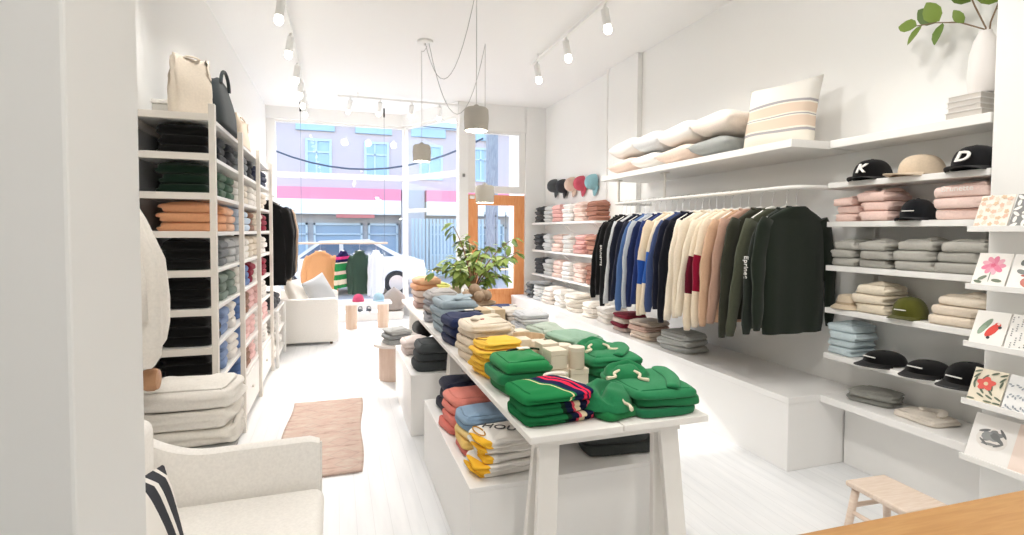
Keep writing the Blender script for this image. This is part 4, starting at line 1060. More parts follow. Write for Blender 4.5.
# potted tree on the table
pt = thing('potted_tree', 'leafy green potted tree on the long table', 'plant', (1.23, 4.86, .751))
lathe('pot', [(.07, 0), (.085, .02), (.1, .14), (.105, .15), (.095, .15), (.09, .13)], paint('#CDBFA9', .8), pt, 28)
lathe('soil', [(.089, .128), (.01, .132)], paint('#5A4636', 1), pt, 20, capb=False)
R = random.Random(12); st = MB(); fo_ = MB()
def rv(): return Vector((R.uniform(-1, 1), R.uniform(-1, 1), R.uniform(-1, 1)))
base = Vector((0, 0, .13))
for b in range(15):
    a = 2 * PI * b / 15 + R.uniform(-.3, .3); reach = R.uniform(.18, .5); hgt = R.uniform(.2, .7)
    end = Vector((math.cos(a) * reach, math.sin(a) * reach * .8, .13 + hgt))
    mid = base.lerp(end, .5) + Vector((0, 0, .10)) 
    mid.x *= .55; mid.y *= .55
    pts = []
    for k in range(9):
        t = k / 8
        pts.append((base * (1-t)**2 + mid * 2*t*(1-t) + end * t*t))
    st.tube(pts, [.009 - .0007 * k for k in range(9)], 6)
    for k in range(3, 9):
        for q in range(4 if k > 4 else 2):
            p = pts[k] + rv() * .035
            d = Vector((math.cos(a + R.uniform(-1.5, 1.5)), math.sin(a + R.uniform(-1.5, 1.5)), R.uniform(-.9, .35)))
            leaf(fo_, p, d, (R.uniform(-.3, .3), R.uniform(-.5, .1), 1), R.uniform(.08, .125), R.uniform(.045, .066), 0, .25)
st.build('trunk', wood('#8A6B50', '#9C7C5E', (4, 4, 1), .8, 'bark'), pt, True)
fo_.build('foliage', leaf_mat('#587832', '#A6BC5E', 'tree_leaf'), pt, True)

# under the tables
GP = 'folded clothes on the plinths'
pile('folded_sweatshirt', ['#161A2C', '#181D31', '#1B2036'], .74, 3.18, .40, .05, .3, .26, .058, 'dark navy folded sweatshirt', 'on the low plinth behind the coral pile', GP, layers=(1, 1, 2, 2), seed=1, wr=1.3)
pile('folded_sweatshirt', ['#D9776B', '#DC7D70', '#DF8375', '#E1897B'], .735, 2.86, .40, .1, .36, .27, .045, 'coral folded sweatshirt', 'between navy and denim on the plinth', GP, layers=(1, 1, 2, 2), seed=2, wr=1.5)
pile('folded_t_shirt', ['#D2706A', '#EBC674', '#EFD08A', '#7F9BB6', '#8BA6C0'], .75, 2.56, .40, .08, .36, .25, .036, ['coral folded T-shirt', 'yellow folded T-shirt', 'pale yellow folded T-shirt', 'denim blue folded T-shirt', 'washed blue folded T-shirt'], 'behind the white printed shirts', GP, layers=(2, 1, 2, 2), seed=3, wr=1.6)
fo = folded('folded_t_shirt', fab('#2F4468'), (1.08, 2.6, .402), .1, .22, .24, .05, 1, True, 'dark blue folded T-shirt beside the washed blue pile on the plinth', 'folded clothing', GP, (2, 2, 2, 2), 1.6)
WY = bands('white_yellow_shirt', [(0, '#F0B93A'), (.02, '#F0B93A'), (.05, '#ECE8E2')], 0, -.15, .15, skew=.3, second=1)
p = pile('folded_t_shirt', [WY, WY, WY, WY, WY], .73, 2.30, .40, .1, .3, .22, .033, 'white T-shirt with yellow print, folded', 'at the plinth front', GP, layers=(3, 2, 2, 2), seed=0, wr=1.7)
text('lettering', 'HOU', .075, fab('#3A3A3C', 'felt'), p[-1], (-.02, .01, .0475), (0, 0, -.7), .0012)
MB().tube([(-.12 + .02 * math.cos(a), .02 + .06 * math.sin(a), .041) for a in np.linspace(0, 6.0, 14)], .003, 5).build('print', fab('#C9922A', 'felt'), p[-1], True)
p = pile('folded_sweatshirt', ['#3C403F', '#404443', '#434746'], 1.35, 2.4, .40, -.12, .38, .36, .05, 'charcoal folded sweatshirt with white print', 'under the table corner', GP, layers=(1, 1, 2, 2), seed=2)
MB().tube([(-.15, .0, .062), (-.11, -.08, .062), (-.03, -.12, .06), (.03, -.1, .06)], [.01, .02, .02, .012], 8, flat=.25).build('print', fab('#E6E4E0', 'felt'), p[-1], True)
pile('folded_sweater', ['#3F4345', '#434749', '#474B4D'], .68, 4.0, .45, .0, .3, .3, .066, 'charcoal folded sweater', 'on the far plinth', GP, layers=(1, 1, 2, 2), seed=1, wr=1.4)
pile('folded_sweater', ['#D3C6C2', '#E0D3CF'], .63, 4.52, .45, .1, .22, .26, .06, ['grey-pink folded sweater', 'pale pink folded sweater'], 'behind the charcoal sweaters', GP, layers=(2, 1, 2, 2), seed=2)
pile('folded_sweater', ['#5B5F61', '#4A4E50'], 1.0, 4.05, .45, .0, .24, .3, .06, 'slate folded sweater', 'beside the charcoal sweaters', GP, layers=(2, 1, 2, 2), seed=3)
fo = thing('rolled_scarf', 'black knitted scarf rolled up under the far table edge', 'scarf', (.73, 4.85 - .12, .452), .3)
MB().tube([(.0, -.1, .16), (0, .1, .16)], .06, 16).build('roll', fab('#1B1B1C'), fo, True)
MB().tube([(.0, -.1, .05), (0, .1, .05)], .05, 16).build('lower_roll', fab('#202021'), fo, True)

# round side table (stump) with folded knitwear
sp = thing('side_table', 'round pale wood drum table by the plinth', 'table', (.53, 5.38, 0))
lathe('drum', [(.135, 0), (.14, .005), (.14, .34)], wood('#D3B9A8', '#DFC9BA', (4, 4, .6), .55, 'drum_wood'), sp, 40)
lathe('top', [(.19, .34), (.192, .345), (.192, .362), (.188, .366)], paint('#E8E0DA', .5), sp, 44)
pile('folded_sweater', ['#A7A9A8', '#8F9292', '#B2B4B3'], .56, 5.38, .366, .2, .25, .26, .045, 'grey folded sweater', 'on the round drum table', 'knitwear on the drum table', layers=(2, 2, 2, 2), seed=1, wr=1.4)
# rug
def rug():
    nx, ny = 24, 36; vs = []
    for k in (0, 1):
        for j in range(ny + 1):
            for i in range(nx + 1):
                u, v = i / nx, j / ny
                x = -.36 + .56 * u + .01 * math.sin(v * 9); y = 3.33 + 1.49 * v
                x += .035 * (1 - v) * -1 * (1 - u) - .06 * (1 - v) * u
                vs.append((x, y, .002 + .007 * k + (.0015 * math.sin(9 * v + 3 * u) if k else 0)))
    W = nx + 1; o = W * (ny + 1); fs = []
    for j in range(ny):
        for i in range(nx):
            a = j * W + i; fs.append((o + a, o + a + 1, o + a + W + 1, o + a + W)); fs.append((a + W, a + W + 1, a + 1, a))
    per = [i for i in range(W)] + [j * W + nx for j in range(1, ny + 1)] + [ny * W + i for i in range(nx - 1, -1, -1)] + [j * W for j in range(ny - 1, 0, -1)]
    for a, b in zip(per, per[1:] + per[:1]): fs.append((a, b, o + b, o + a))
    r = mob('rug', vs, fs, rug_mat())
    tag(r, 'faded pink patterned rug lying on the white floorboards', 'rug')
    fr = MB()
    for yv in (3.33, 4.82):
        for i in range(57):
            x = -.385 + (.505 if yv < 4 else .555) * i / 56 + (.02 if yv > 4 else -.006); s = -1 if yv < 4 else 1
            fr.tube([(x, yv, .006), (x + .003 * math.sin(i), yv + s * .012, .003)], .0022, 4)
    fr.build('fringe', fab('#B39C92', 'felt'), r)
rug()

# ------------------------------------------------------------------ sofas
SOFA = fab('#F4F1EC', 'linen')
def rounded(name, a, b, r, mat, parent, seg=4):
    bm = bmesh.new(); bmesh.ops.create_cube(bm, size=1)
    for v in bm.verts: v.co = Vector([a[i] + (b[i] - a[i]) * (v.co[i] + .5) for i in range(3)])
    bmesh.ops.bevel(bm, geom=list(bm.edges), offset=r, segments=seg, affect='EDGES', profile=.5)
    vs = [v.co.copy() for v in bm.verts]; bm.verts.index_update()
    fs = [[v.index for v in f.verts] for f in bm.faces]; bm.free()
    return mob(name, vs, fs, mat, parent, True)
def sofa(loc, rz, W, D, label, H=.62, seat=.43, back=.74, group='white linen sofas'):
    """faces local -Y; W along X"""
    s = thing('sofa', label, 'sofa', loc, rz, group)
    rounded('base', (-W/2 + .09, -D/2 + .05, .06), (W/2 - .09, D/2 - .05, .28), .02, SOFA, s)
    rounded('seat_cushion', (-W/2 + .105, -D/2 - .02, .28), (W/2 - .105, D/2 - .17, seat), .045, SOFA, s)
    # arms: top sweeps up into the back
    for q in (-1, 1):
        nx = 20; vs = []; sec = 12
        for i in range(nx + 1):
            v = i / nx; y = -D/2 + D * v
            top = H + (back - H) * max(0, (v - .55) / .45) ** 2 + .012 * (1 - v)
            if v == 0: top -= .015
            for k in range(sec):
                a = 2 * PI * k / sec
                xx = math.copysign(abs(math.cos(a)) ** .35, math.cos(a)) * .045; zz = math.copysign(abs(math.sin(a)) ** .35, math.sin(a))
                sc = 1 if 0 < i < nx else .8
                vs.append((q * (W/2 - .05) + xx * sc, y, .03 + (top - .03) * (.5 + .5 * zz)))
        fs = [(i*sec+k, i*sec+(k+1) % sec, (i+1)*sec+(k+1) % sec, (i+1)*sec+k) for i in range(nx) for k in range(sec)] + [tuple(range(sec)), tuple(nx*sec+k for k in range(sec-1, -1, -1))]
        autosmooth(mob('arm', vs, fs, SOFA, s), 50)
        tube('piping', [(q * (W/2 - .05) - q * .0, -D/2 - .002 + .0, .06), (q * (W/2 - .05), -D/2 - .004, H - .02)], .006, SOFA, s, 8)
    rounded('backrest', (-W/2 + .1, D/2 - .17, .2), (W/2 - .1, D/2, back), .05, SOFA, s)
    for x in (-W/2 + .08, W/2 - .08):
        for y in (-D/2 + .08, D/2 - .08): lathe('leg', [(.018, 0), (.022, .065)], wood('#5A4636', '#6B5542', (3, 3, 1), .5, 'dark_leg'), s, 12, (x, y, 0))
    return s
sofa((-.47, 1.94, 0), PI / 2, 1.15, .78, 'white linen sofa with a striped cushion beside the wall end', .575, .385, .76)
BS = bands('black_stripe_cloth', [(0, '#F0ECE6'), (.66, '#F0ECE6'), (.68, '#45464B'), (.745, '#F0ECE6'), (.775, '#45464B'), (.84, '#F0ECE6'), (.865, '#45464B'), (.91, '#F0ECE6')], 0, -.25, .25)
cushion('cushion', (-.555, 1.57, .60), (PI / 2 - .2, 0, PI / 2 - .5), .42, .42, .19, BS, 'cream cushion with dark stripes on the sofa beside the wall end')
sofa((-.47, 7.76, 0), PI / 2, 1.1, .94, 'white linen sofa beneath the window with two cushions', .6, .4, .7)
cushion('cushion', (-.53, 7.64, .645), (1.15, .1, 1.2), .44, .4, .15, fab('#E9E6E0', 'linen'), 'white cushion on the sofa under the black garments', 'cushions on the window sofa')
cushion('cushion', (-.24, 7.76, .645), (1.2, -.3, .9), .44, .42, .14, fab('#B9BCBF', 'linen'), 'grey cushion leaning on the window sofa', 'cushions on the window sofa')

# blankets on a low stool in front of the shelving
bs = thing('low_stool', 'low white stool under the stacked cream blankets', 'stool', (-.74, 2.98, 0))
box('top', (-.21, -.18, .36), (.21, .18, .40), paint('#D9CFC4', .5), bs, .006)
for x in (-.17, .17):
    for y in (-.14, .14): box('leg', (x - .018, y - .018, 0), (x + .018, y + .018, .36), paint('#E6DED5', .5), bs, .003)
BG = 'stacked blankets'
zz = .402
for i, (hx, t, l, lay) in enumerate((('#A9AAA7', .05, 'grey folded blanket at the bottom of the stack', (2, 2, 2, 2)), ('#EBE7DE', .085, 'cream folded blanket just above the grey one', (2, 3, 2, 3)), ('#EDE9E1', .085, 'cream folded blanket under the topmost one', (3, 3, 2, 3)), ('#F0ECE5', .09, 'topmost cream folded blanket of the stack', (2, 2, 2, 3)))):
    folded('folded_blanket', fab(hx, 'wool'), (-.705 + .01 * (i % 2), 2.98, zz), .05 - .04 * i, .44, .36, t, i, i == 3, l, 'blanket', BG, lay, 1.3, 64); zz += t * 1.07
# cream cardigan hanging on a peg at the wall end
pg = thing('wall_peg_rail', 'small white wall hook above the hanging cream cardigan', 'hook', (-1.0, 2.5, 1.72))
tube('hook', [(-.08, 0, 0), (.06, 0, 0), (.09, 0, .03)], .008, WHITE, pg); box('plate', (-.08, -.03, -.04), (-.07, .03, .05), WHITE, pg)
def cardigan():
    c = thing('cardigan', 'cream knitted cardigan hanging beside the white shelving', 'cardigan', (-.89, 2.62, 1.72), 0)
    m = fab('#EDE8E0', 'wool'); n = 28; vs = []; rows = [(0, .02, .03), (-.06, .05, .06), (-.18, .10, .10), (-.35, .15, .13), (-.52, .15, .15), (-.66, .14, .16), (-.74, .125, .15), (-.78, .10, .13)]
    for z, a, b in rows:
        for i in range(n):
            t = 2 * PI * i / n
            f = 1 + .12 * math.sin(7 * t + z * 3) * min(1, -z * 3)
            vs.append((a * math.cos(t) * f + .06 * (-z), b * math.sin(t) * f, z + .03 * math.sin(3 * t) * (z < -.6)))
    fs = [(k*n+i, k*n+(i+1) % n, (k+1)*n+(i+1) % n, (k+1)*n+i) for k in range(len(rows)-1) for i in range(n)] + [tuple(range(n)), tuple((len(rows)-1)*n+i for i in range(n-1, -1, -1))]
    mob('body', vs, fs, m, c)
    for q, (x, y) in enumerate(((.05, -.1), (-.02, .1))):
        MB().tube([(x * .4, y * .4, -.05), (x, y, -.2), (x + .05, y * 1.3, -.42), (x + .07, y * 1.45, -.6)], [.04, .055, .05, .042], 12).build('sleeve', m, c, True)
cardigan()
wb = thing('wall_peg', 'round tan wooden wall peg below the hanging cream cardigan', 'peg', (-1.08, 2.7, .83))
TW_ = wood('#B98A66', '#C99C78', (3, 3, 3), .5, 'tan_wood')
lathe('knob', [(.02, 0), (.043, .004), (.05, .02), (.05, .045), (.043, .06), (.02, .064)], TW_, wb, 32, (.26, 0, 0), (0, PI / 2, 0))
tube('dowel', [(.002, 0, 0), (.27, 0, 0)], .014, TW_, wb)

# ------------------------------------------------------------------ black garments on the rail beyond the shelving
lr = thing('clothes_rail', 'white wall rail of dark garments beyond the tall shelving', 'rail', (-.79, 7.0, 1.95))
tube('bar', [(-.28, -.65, 0), (0, -.65, 0), (0, .75, 0), (-.28, .75, 0)], .012, WHITE, lr)
DG_ = [('#0D0D0E', 'black coat first on the wall rail beyond the shelving', .95), ('#111112', 'black coat second on the wall rail', .98), ('#0F0F10', 'black jacket third on the wall rail', .95), ('#141414', 'black jacket fourth on the wall rail', .9), ('#121213', 'black cardigan fifth on the wall rail', .95), ('#3A2E27', 'dark brown jacket on the wall rail', .96), ('#A48B72', 'tan jacket on the wall rail between brown and cream', .98), ('#D9CDBB', 'cream jacket on the wall rail next to the tan one', 1.0), ('#1E2226', 'charcoal jacket at the window end of the wall rail', .9)]
for i, (hx, l, L_) in enumerate(DG_):
    y = 6.5 + i * .125
    garment('jacket', (-.79, y, 1.832), 0, hx, l, 'dark garments on the wall rail', seed=i, w=.46, L=L_, SL=.8, th=.085, cat='jacket')
    put_hanger((-.79, y, 1.952), 0, f'{ORD[i]} hanger along the wall rail, holding the {" ".join(l.split()[:2])}', 'hangers on the wall rail')
ls = thing('low_shelving', 'low white open shelf under the dark garments', 'shelving', (-.82, 6.56, 0))
for x in (-.2, .2):
    for y in (-.4, .4): box('post', (x - .015, y - .015, 0), (x + .015, y + .015, .62), WHITE, ls, .003)
for z in (.1, .35, .6): box('shelf', (-.2, -.41, z), (.2, .41, z + .022), WHITE, ls, .003)
for j, (z, hx, wd) in enumerate(((.622, '#4A4C50', 'charcoal'), (.372, '#C9C5C0', 'pale grey'), (.122, '#E6E2DC', 'white'))):
    for k in (0, 1):
        pile('folded_sweater', [hx, hx], -.82, 6.36 + .4 * k, z, PI / 2, .3, .34, .06, f'{wd} folded sweater', f'in the {("first", "second")[k]} pile on the low open shelf, {("top", "middle", "bottom")[j]} board', 'sweaters on the low open shelf', seed=j + k)

# ------------------------------------------------------------------ window display: hanging rail, bench
wr = thing('hanging_rail', 'pale wooden rail hung by dark rods in the window', 'rail', (.1, 8.72, 1.29))
tube('bar', [(-.68, 0, 0), (.68, 0, 0)], .017, PALEWOOD, wr, 12)
for x in (-.62, .63):
    rd = tube('rod', [(x, 0, 0), (x, 0, 2.2)], .0028, paint('#85888C', .5), wr, 6)
    tube('sleeve_fitting', [(x, 0, 2.02), (x, 0, 2.16)], .013, BLACKM, rd, 8)
GW = 'clothes in the window'
garment('sweatshirt', (-.25, 8.72, 1.172), .1, '#D8A274', 'orange sweatshirt on the window rail', GW, 1, .40, .66, .6, .07)
ST = bands('striped_window_jumper', [(0, '#2F8A4E'), (.2, '#E8DCC8'), (.32, '#2F8A4E'), (.44, '#E9C9BE'), (.52, '#2F8A4E'), (.70, '#EADFCB'), (.73, '#2A2350'), (.80, '#D03A78'), (.86, '#2A2350')], 2, -.66, 0)
garment('jumper', (.09, 8.72, 1.172), 1.1, '#2F8A4E', 'green, pink and navy striped jumper on the window rail', GW, 2, .4, .58, .52, .07, mat=ST)
garment('sweatshirt', (.34, 8.72, 1.172), .25, '#3C5247', 'dark green sweatshirt on the window rail', GW, 3, .26, .7, .6, .07)
garment('shirt', (.595, 8.72, 1.172), .95, '#DCE3EE', 'pale blue white shirt at the end of the window rail', GW, 4, .34, .74, .62, .07, cat='shirt')
for i, (x, y, rz, l) in enumerate(((-.25, 8.72, .1, 'white hanger of the orange sweatshirt'), (.09, 8.72, 1.1, 'white hanger of the striped jumper'), (.34, 8.72, .25, 'white hanger of the window dark green sweatshirt'), (.595, 8.72, .95, 'white hanger of the pale shirt'))):
    put_hanger((x, y, 1.29 + .005), rz, l, 'hangers on the window rail').scale = (.62, 1, 1)
wbn = thing('window_bench', 'white bench on two round wooden legs under the window rail', 'bench', (.42, 8.28, 0))
MB().box((-.37, -.17, .375), (.37, .17, .415), bev=.015).build('top', LAM, wbn)
for x in (-.22, .25): lathe('leg', [(.085, 0), (.085, .375)], wood('#E3C6AE', '#EBD5C2', (4, 4, .6), .5, 'bench_leg_wood'), wbn, 32, (x, .03, 0))
def beanie(loc, hexc, label, s=1):
    b = thing('beanie', label, 'hat', loc, 0, 'hats on the window bench')
    lathe('crown', [(.085*s, .03*s), (.088*s, .06*s), (.07*s, .1*s), (.035*s, .125*s), (.002, .13*s)], fab(hexc), b, 24, capb=False)
    lathe('cuff', [(.092*s, 0), (.096*s, .01*s), (.096*s, .035*s), (.088*s, .042*s), (.08*s, .0)], fab(hexc), b, 24, capb=False, capt=False)
beanie((.3, 8.26, .416), '#D5587E', 'pink beanie on the window bench', .9)
cap((.6, 8.28, .416), .4, '#A9CCE0', 'pale blue cap lying on the window bench', None, False, 'hats on the window bench')
pf = thing('floor_pouf', 'grey rounded pouf on the window step', 'pouf', (.92, 9.15, .131))
lathe('body', [(.10, 0), (.17, .03), (.2, .12), (.18, .24), (.1, .33), (.03, .38), (.001, .385)], fab('#A59C94', 'wool'), pf, 28)
lathe('button', [(.02, .38), (.015, .392), (.002, .395)], fab('#8F867E', 'wool'), pf, 12)
def shoe(loc, rz, label):
    s = thing('sneaker', label, 'shoe', loc, rz, 'sneakers under the window bench')
    n = 20; vs = []
    for z, k in ((.0, 1), (.02, 1.02), (.025, .97), (.05, .9), (.08, .7)):
        for i in range(n):
            a = 2 * PI * i / n
            y = .125 * math.sin(a) * k + (.03 if z > .04 else 0); x = .042 * math.cos(a) * k * (1 - .2 * math.sin(a) * (z > .04))
            vs.append((x, y, z - (.03 * (1 if y < -.02 else 0) if z > .06 else 0)))
    fs = [(k*n+i, k*n+(i+1) % n, (k+1)*n+(i+1) % n, (k+1)*n+i) for k in range(4) for i in range(n)] + [tuple(range(n-1, -1, -1)), tuple(4*n+i for i in range(n))]
    mob('upper', vs, fs, fab('#3E444A', 'canvas'), s)
    MB().box((-.043, -.128, 0), (.043, .128, .022), bev=.01).build('sole', paint('#F0EEEA', .7), s)
    lc = MB()
    for q in range(4): lc.tube([(-.022, -.06 + .022 * q, .062 + .004 * q), (.022, -.06 + .022 * q, .062 + .004 * q)], .003, 5)
    lc.build('lace', paint('#F0EEEA', .7), s)
for i, (x, rz, l) in enumerate(((.2, .1, 'sneaker under the window bench beside its first leg'), (.36, -.1, 'sneaker in the middle under the window bench'), (.5, .05, 'sneaker under the window bench beside its second leg'))):
    shoe((x, 9.08, .131), rz, l)

# ------------------------------------------------------------------ card ledges on the pier
LZ = [1.518, 1.246, .972, .695, .426]
LN = ['top', 'second', 'middle', 'fourth', 'bottom']
ART = {
 'floral': ('#F4EDE3', [(.12 + .19 * (i % 5), .12 + .19 * (i // 5) + .05 * (i % 2), .1, .075, i * .8, ('#EFC6B0', '#F3D9C6', '#E0C5A6')[i % 3], 5) for i in range(25)]),
 'greyleaf': ('#8D8D8C', [(.12 + .25 * (i % 4), .1 + .16 * (i // 4) + .06 * (i % 2), .12, .055, .6 + (i % 3) * .9, '#F3F1EC') for i in range(24)] + [(.5, .5, .012, .45, .2, '#F3F1EC')]),
 'peony': ('#F8F5F0', [(.52 + .2 * math.cos(i * .7), .64 + .15 * math.sin(i * .7), .17, .09, i * .7, ('#EE9FB4', '#F3B8C6', '#E98BA6')[i % 3]) for i in range(9)] + [(.52, .64, .16, .13, 0, '#EB92AB', 7), (.52, .64, .09, .08, 0, '#E4748F', 5), (.5, .3, .012, .2, 0, '#6F7D68'), (.3, .26, .15, .06, .6, '#7F8A79'), (.74, .2, .16, .06, -.1, '#7F8A79'), (.2, .14, .13, .055, -.2, '#7F8A79')]),
 'pots': ('#F8F6F2', [(.6, .22, .26, .2, 0, '#C98178'), (.6, .4, .3, .06, 0, '#BE746B'), (.36, .78, .17, .13, .7, '#7E827E'), (.8, .8, .14, .15, .2, '#7E827E'), (.62, .58, .014, .2, 0, '#6A6E6A'), (.3, .5, .14, .08, -.4, '#8C908C'), (.46, .6, .012, .2, .3, '#6A6E6A'), (.78, .6, .1, .06, .4, '#8C908C')]),
 'truck': ('#F8F6F1', [(.36, .56, .1, .34, -.5, '#8FA38E'), (.3, .44, .08, .2, -.5, '#9DB09B'), (.6, .46, .13, .30, -.55, '#E2574E'), (.72, .62, .1, .1, -.55, '#E2574E'), (.74, .66, .05, .05, -.55, '#F2D9CF'), (.54, .24, .055, .055, 0, '#44464A'), (.8, .56, .055, .055, 0, '#44464A')]),
 'speckle': ('#F7F5F1', [((i * 53 % 100) / 110 + .05, (i * 29 % 100) / 110 + .05, .028, .018, i, '#85888A') for i in range(64)]),
 'coral': ('#EFE6D2', [(.12 + .78 * (i % 4) / 3, .1 + .8 * ((i * 5) % 7) / 6, .13, .036, i * .9, '#6F7A68') for i in range(20)] + [(.45, .58, .3, .26, .3, '#E66A62', 5), (.45, .58, .07, .07, 0, '#F4D9B6')]),
 'sketch': ('#F7F5F2', [(.5, .5, .36, .3, 0, '#EFEBE6'), (.5, .58, .27, .16, .4, '#8E9090', 5), (.42, .55, .2, .13, -.3, '#A0A2A2', 3), (.6, .56, .2, .09, -.6, '#828484', 3), (.3, .66, .14, .035, .4, '#777979'), (.72, .68, .14, .035, -.9, '#777979'), (.5, .4, .22, .035, .1, '#9A9C9C'), (.34, .42, .13, .03, -.6, '#808282'), (.68, .42, .13, .03, .6, '#808282')]),
 'speckle2': ('#F4F4F3', [((i * 41 % 100) / 110 + .05, (i * 67 % 100) / 110 + .05, .05, .026, i, '#A3AAB2') for i in range(36)]),
 'blush': ('#F4E3D8', [(.5, .6, .2, .2, 0, '#F1DCCF')]),
}
CL = {'floral': 'cream card with a peach floral pattern', 'greyleaf': 'grey card with white leaves', 'peony': 'white card with a pink peony', 'pots': 'white card with plants in a terracotta pot', 'truck': 'white card with a red truck and green tree', 'speckle': 'white card with tiny grey specks', 'coral': 'beige card with a coral flower among leaves', 'sketch': 'white framed card with a grey drawing', 'speckle2': 'white card with pale blue-grey dots', 'blush': 'plain blush card'}
ROWS = [('floral', 'greyleaf'), ('peony', 'pots'), ('truck', 'speckle'), ('coral', 'speckle2'), ('sketch', 'blush')]
def card(kind, loc, w, h, where):
    c = thing('greeting_card', CL[kind] + where, 'card', loc, 0, 'greeting cards on the ledges')
    bg, shp = ART[kind]
    lean = .42
    Mx = Matrix.Rotation(-PI / 2, 4, 'Z') @ Matrix.Rotation(PI / 2 - lean, 4, 'X')
    mb = MB(); mb.box((-w/2, 0, -.004), (w/2, h, 0), bev=0, M=Mx); mb.build('sheet', paint(bg, .7), c)
    cols = []; pr = MB()
    for k, q_ in enumerate(shp):
        cx, cy, rx, ry, ro, hx = q_[:6]; lob = q_[6] if len(q_) > 6 else 0
        if hx not in cols: cols.append(hx)
        pts = []
        for j in range(30 if lob else 12):
            a = 2 * PI * j / (30 if lob else 12); lf = 1 - .32 * abs(math.sin(lob * a / 2)) ** 3 if lob else 1; x = rx * math.cos(a) * lf; y = ry * math.sin(a) * lf
            X = (cx - .5) * w + (x * math.cos(ro) - y * math.sin(ro)) * w; Y = cy * h + (x * math.sin(ro) + y * math.cos(ro)) * w
            pts.append(Mx @ Vector((min(w/2, max(-w/2, X)), min(h, max(0, Y)), .0006 + .00012 * k)))
        pr.poly(pts, cols.index(hx))
    pr.build('pattern', [paint(x, .8) for x in cols], c)
for i, z in enumerate(LZ):
    g = thing('card_shelf', f'{LN[i]} white card ledge on the pier, holding the {CL[ROWS[i][0]].split(" ", 1)[1].replace("card with a ", "").replace("card with ", "").replace("framed card with ", "")} card', 'ledge', (2.92, 1.4, z), 0, 'white card ledges')
    if i == 4: g['label'] = 'bottom white card ledge on the pier, holding the grey drawing'
    box('tray', (-.07, -.5, -.012), (.08, .287, 0), WHITE, g, .002); box('lip', (-.078, -.5, -.012), (-.066, .287, .016), WHITE, g, .002)
    box('back', (.066, -.5, 0), (.0795, .287, .05), WHITE, g, .002)
    W_ = .132 if i < 4 else .172; H_ = .17 if i < 4 else .22
    card(ROWS[i][0], (2.862, 1.612 - (0 if i < 4 else .02), z + .004), W_, H_, f' on the {LN[i]} ledge')
    card(ROWS[i][1], (2.862, 1.472 - (.052 if i == 4 else 0), z + .004), W_, H_, f' on the {LN[i]} ledge')

# ------------------------------------------------------------------ step stool, counter
ss = thing('step_stool', 'pale wooden step stool on the floor by the counter', 'stool', (2.42, 1.69, 0), -.06)
MB().box((-.12, -.15, .285), (.12, .15, .312), bev=.008).build('seat', BIRCH, ss)
for x in (-.09, .09):
    for y in (-.115, .115):
        MB().tube([(x, y, .286), (x * 1.5, y * 1.15, 0)], .017, 12).build('leg', PALEWOOD, ss, True)
    tube('rung', [(x * 1.2, -.12, .17), (x * 1.2, .12, .17)], .011, PALEWOOD, ss)
for y in (-.12, .12): tube('rung', [(-.108, y, .2), (.108, y, .2)], .011, PALEWOOD, ss)
ct = thing('counter', 'shop counter with an orange-brown wooden top in front of the camera', 'counter', (1.5, .3, 0), -.035)
box('worktop', (-1.0, -.3, .91), (1.05, .4, .95), wood('#B5854F', '#C4965F', (1.2, 14, 1), .4, 'counter_oak'), ct, .004)
box('body', (-.95, -.26, .0), (1.0, .34, .91), WHITE, ct, .004)
ct['label'] = 'shop counter with an orange-brown wooden top beside the stool'

# ------------------------------------------------------------------ track lights, pendants
TL = paint('#F0F0EE', .4, 'lamp_white')
BULB = glow('#FFF6E8', 6)
def make_head(bulb=True):
    h = bpy.data.objects.new('track_light', None); h.empty_display_size = .05; link(h)
    MB().tube([(0, 0, 0), (0, 0, -.035)], .012, 10).build('stem', TL, h, True)
    bdy = autosmooth(MB().lathe([(.02, .02), (.034, .012), (.034, -.13), (.03, -.13), (.029, -.1)], 24).build('housing', TL, h, True, (0, 0, -.05), (0, 0, 0)))
    lathe('bulb', [(.012, -.10), (.026, -.128), (.036, -.155), (.036, -.175), (.024, -.198), (.003, -.207)], BULB, bdy, 20)
    return h
HEAD = make_head(); used = [False]
def head(loc, rot, label, group, power, spot=130):
    h = HEAD if not used[0] else copy_tree(HEAD)
    used[0] = True
    h.location = loc
    for c in h.children:
        if c.name.startswith('housing'): c.rotation_euler = rot
    tag(h, label, 'lamp', group)
    L = bpy.data.lights.new('track_lamp', 'SPOT'); L.energy = power; L.spot_size = math.radians(spot); L.spot_blend = .8; L.shadow_soft_size = .06; L.color = (1, .965, .92)
    o = bpy.data.objects.new('track_lamp', L); link(o)
    e = Euler(rot); d = e.to_matrix() @ Vector((0, 0, -1))
    o.location = Vector(loc) + Vector((0, 0, -.05)) + d * .24; o.rotation_euler = rot; o['kind'] = 'helper'
PW = 30
tk = thing('light_track', 'white ceiling track along the tall shelving side', 'track', (-.42, 5.0, 3.42)); box('channel', (-.018, -3.6, 0), (.018, 3.7, .03), TL, tk, .002)
for y in (-2.2, .2, 2.8): tube('drop_rod', [(0, y, .03), (0, y, .08)], .008, TL, tk, 6)
tk = thing('light_track', 'white ceiling track above the clothes rail', 'track', (2.17, 3.4, 3.42)); box('channel', (-.018, -3.4, 0), (.018, 2.4, .03), TL, tk, .002)
for y in (-2.2, .2, 2.2): tube('drop_rod', [(0, y, .03), (0, y, .08)], .008, TL, tk, 6)
tk = thing('light_track', 'added unseen white ceiling track over the counter end of the shop', 'track', (.6, -1.0, 3.42)); box('channel', (-.018, -1.8, 0), (.018, 4.0, .03), TL, tk, .002)  # added track, out of view; its heads brighten the niche and wall end
for i, y in enumerate((-1.6, -.5, 1.2, 2.4)):
    head((.6, y, 3.42), (.1, -.75, 0) if i > 1 else (.45, 0, 0), f'{ORD[i]} added fill lamp out of view over the counter end', 'added fill lamps over the counter', PW * (1.5 if i > 1 else 2.1))
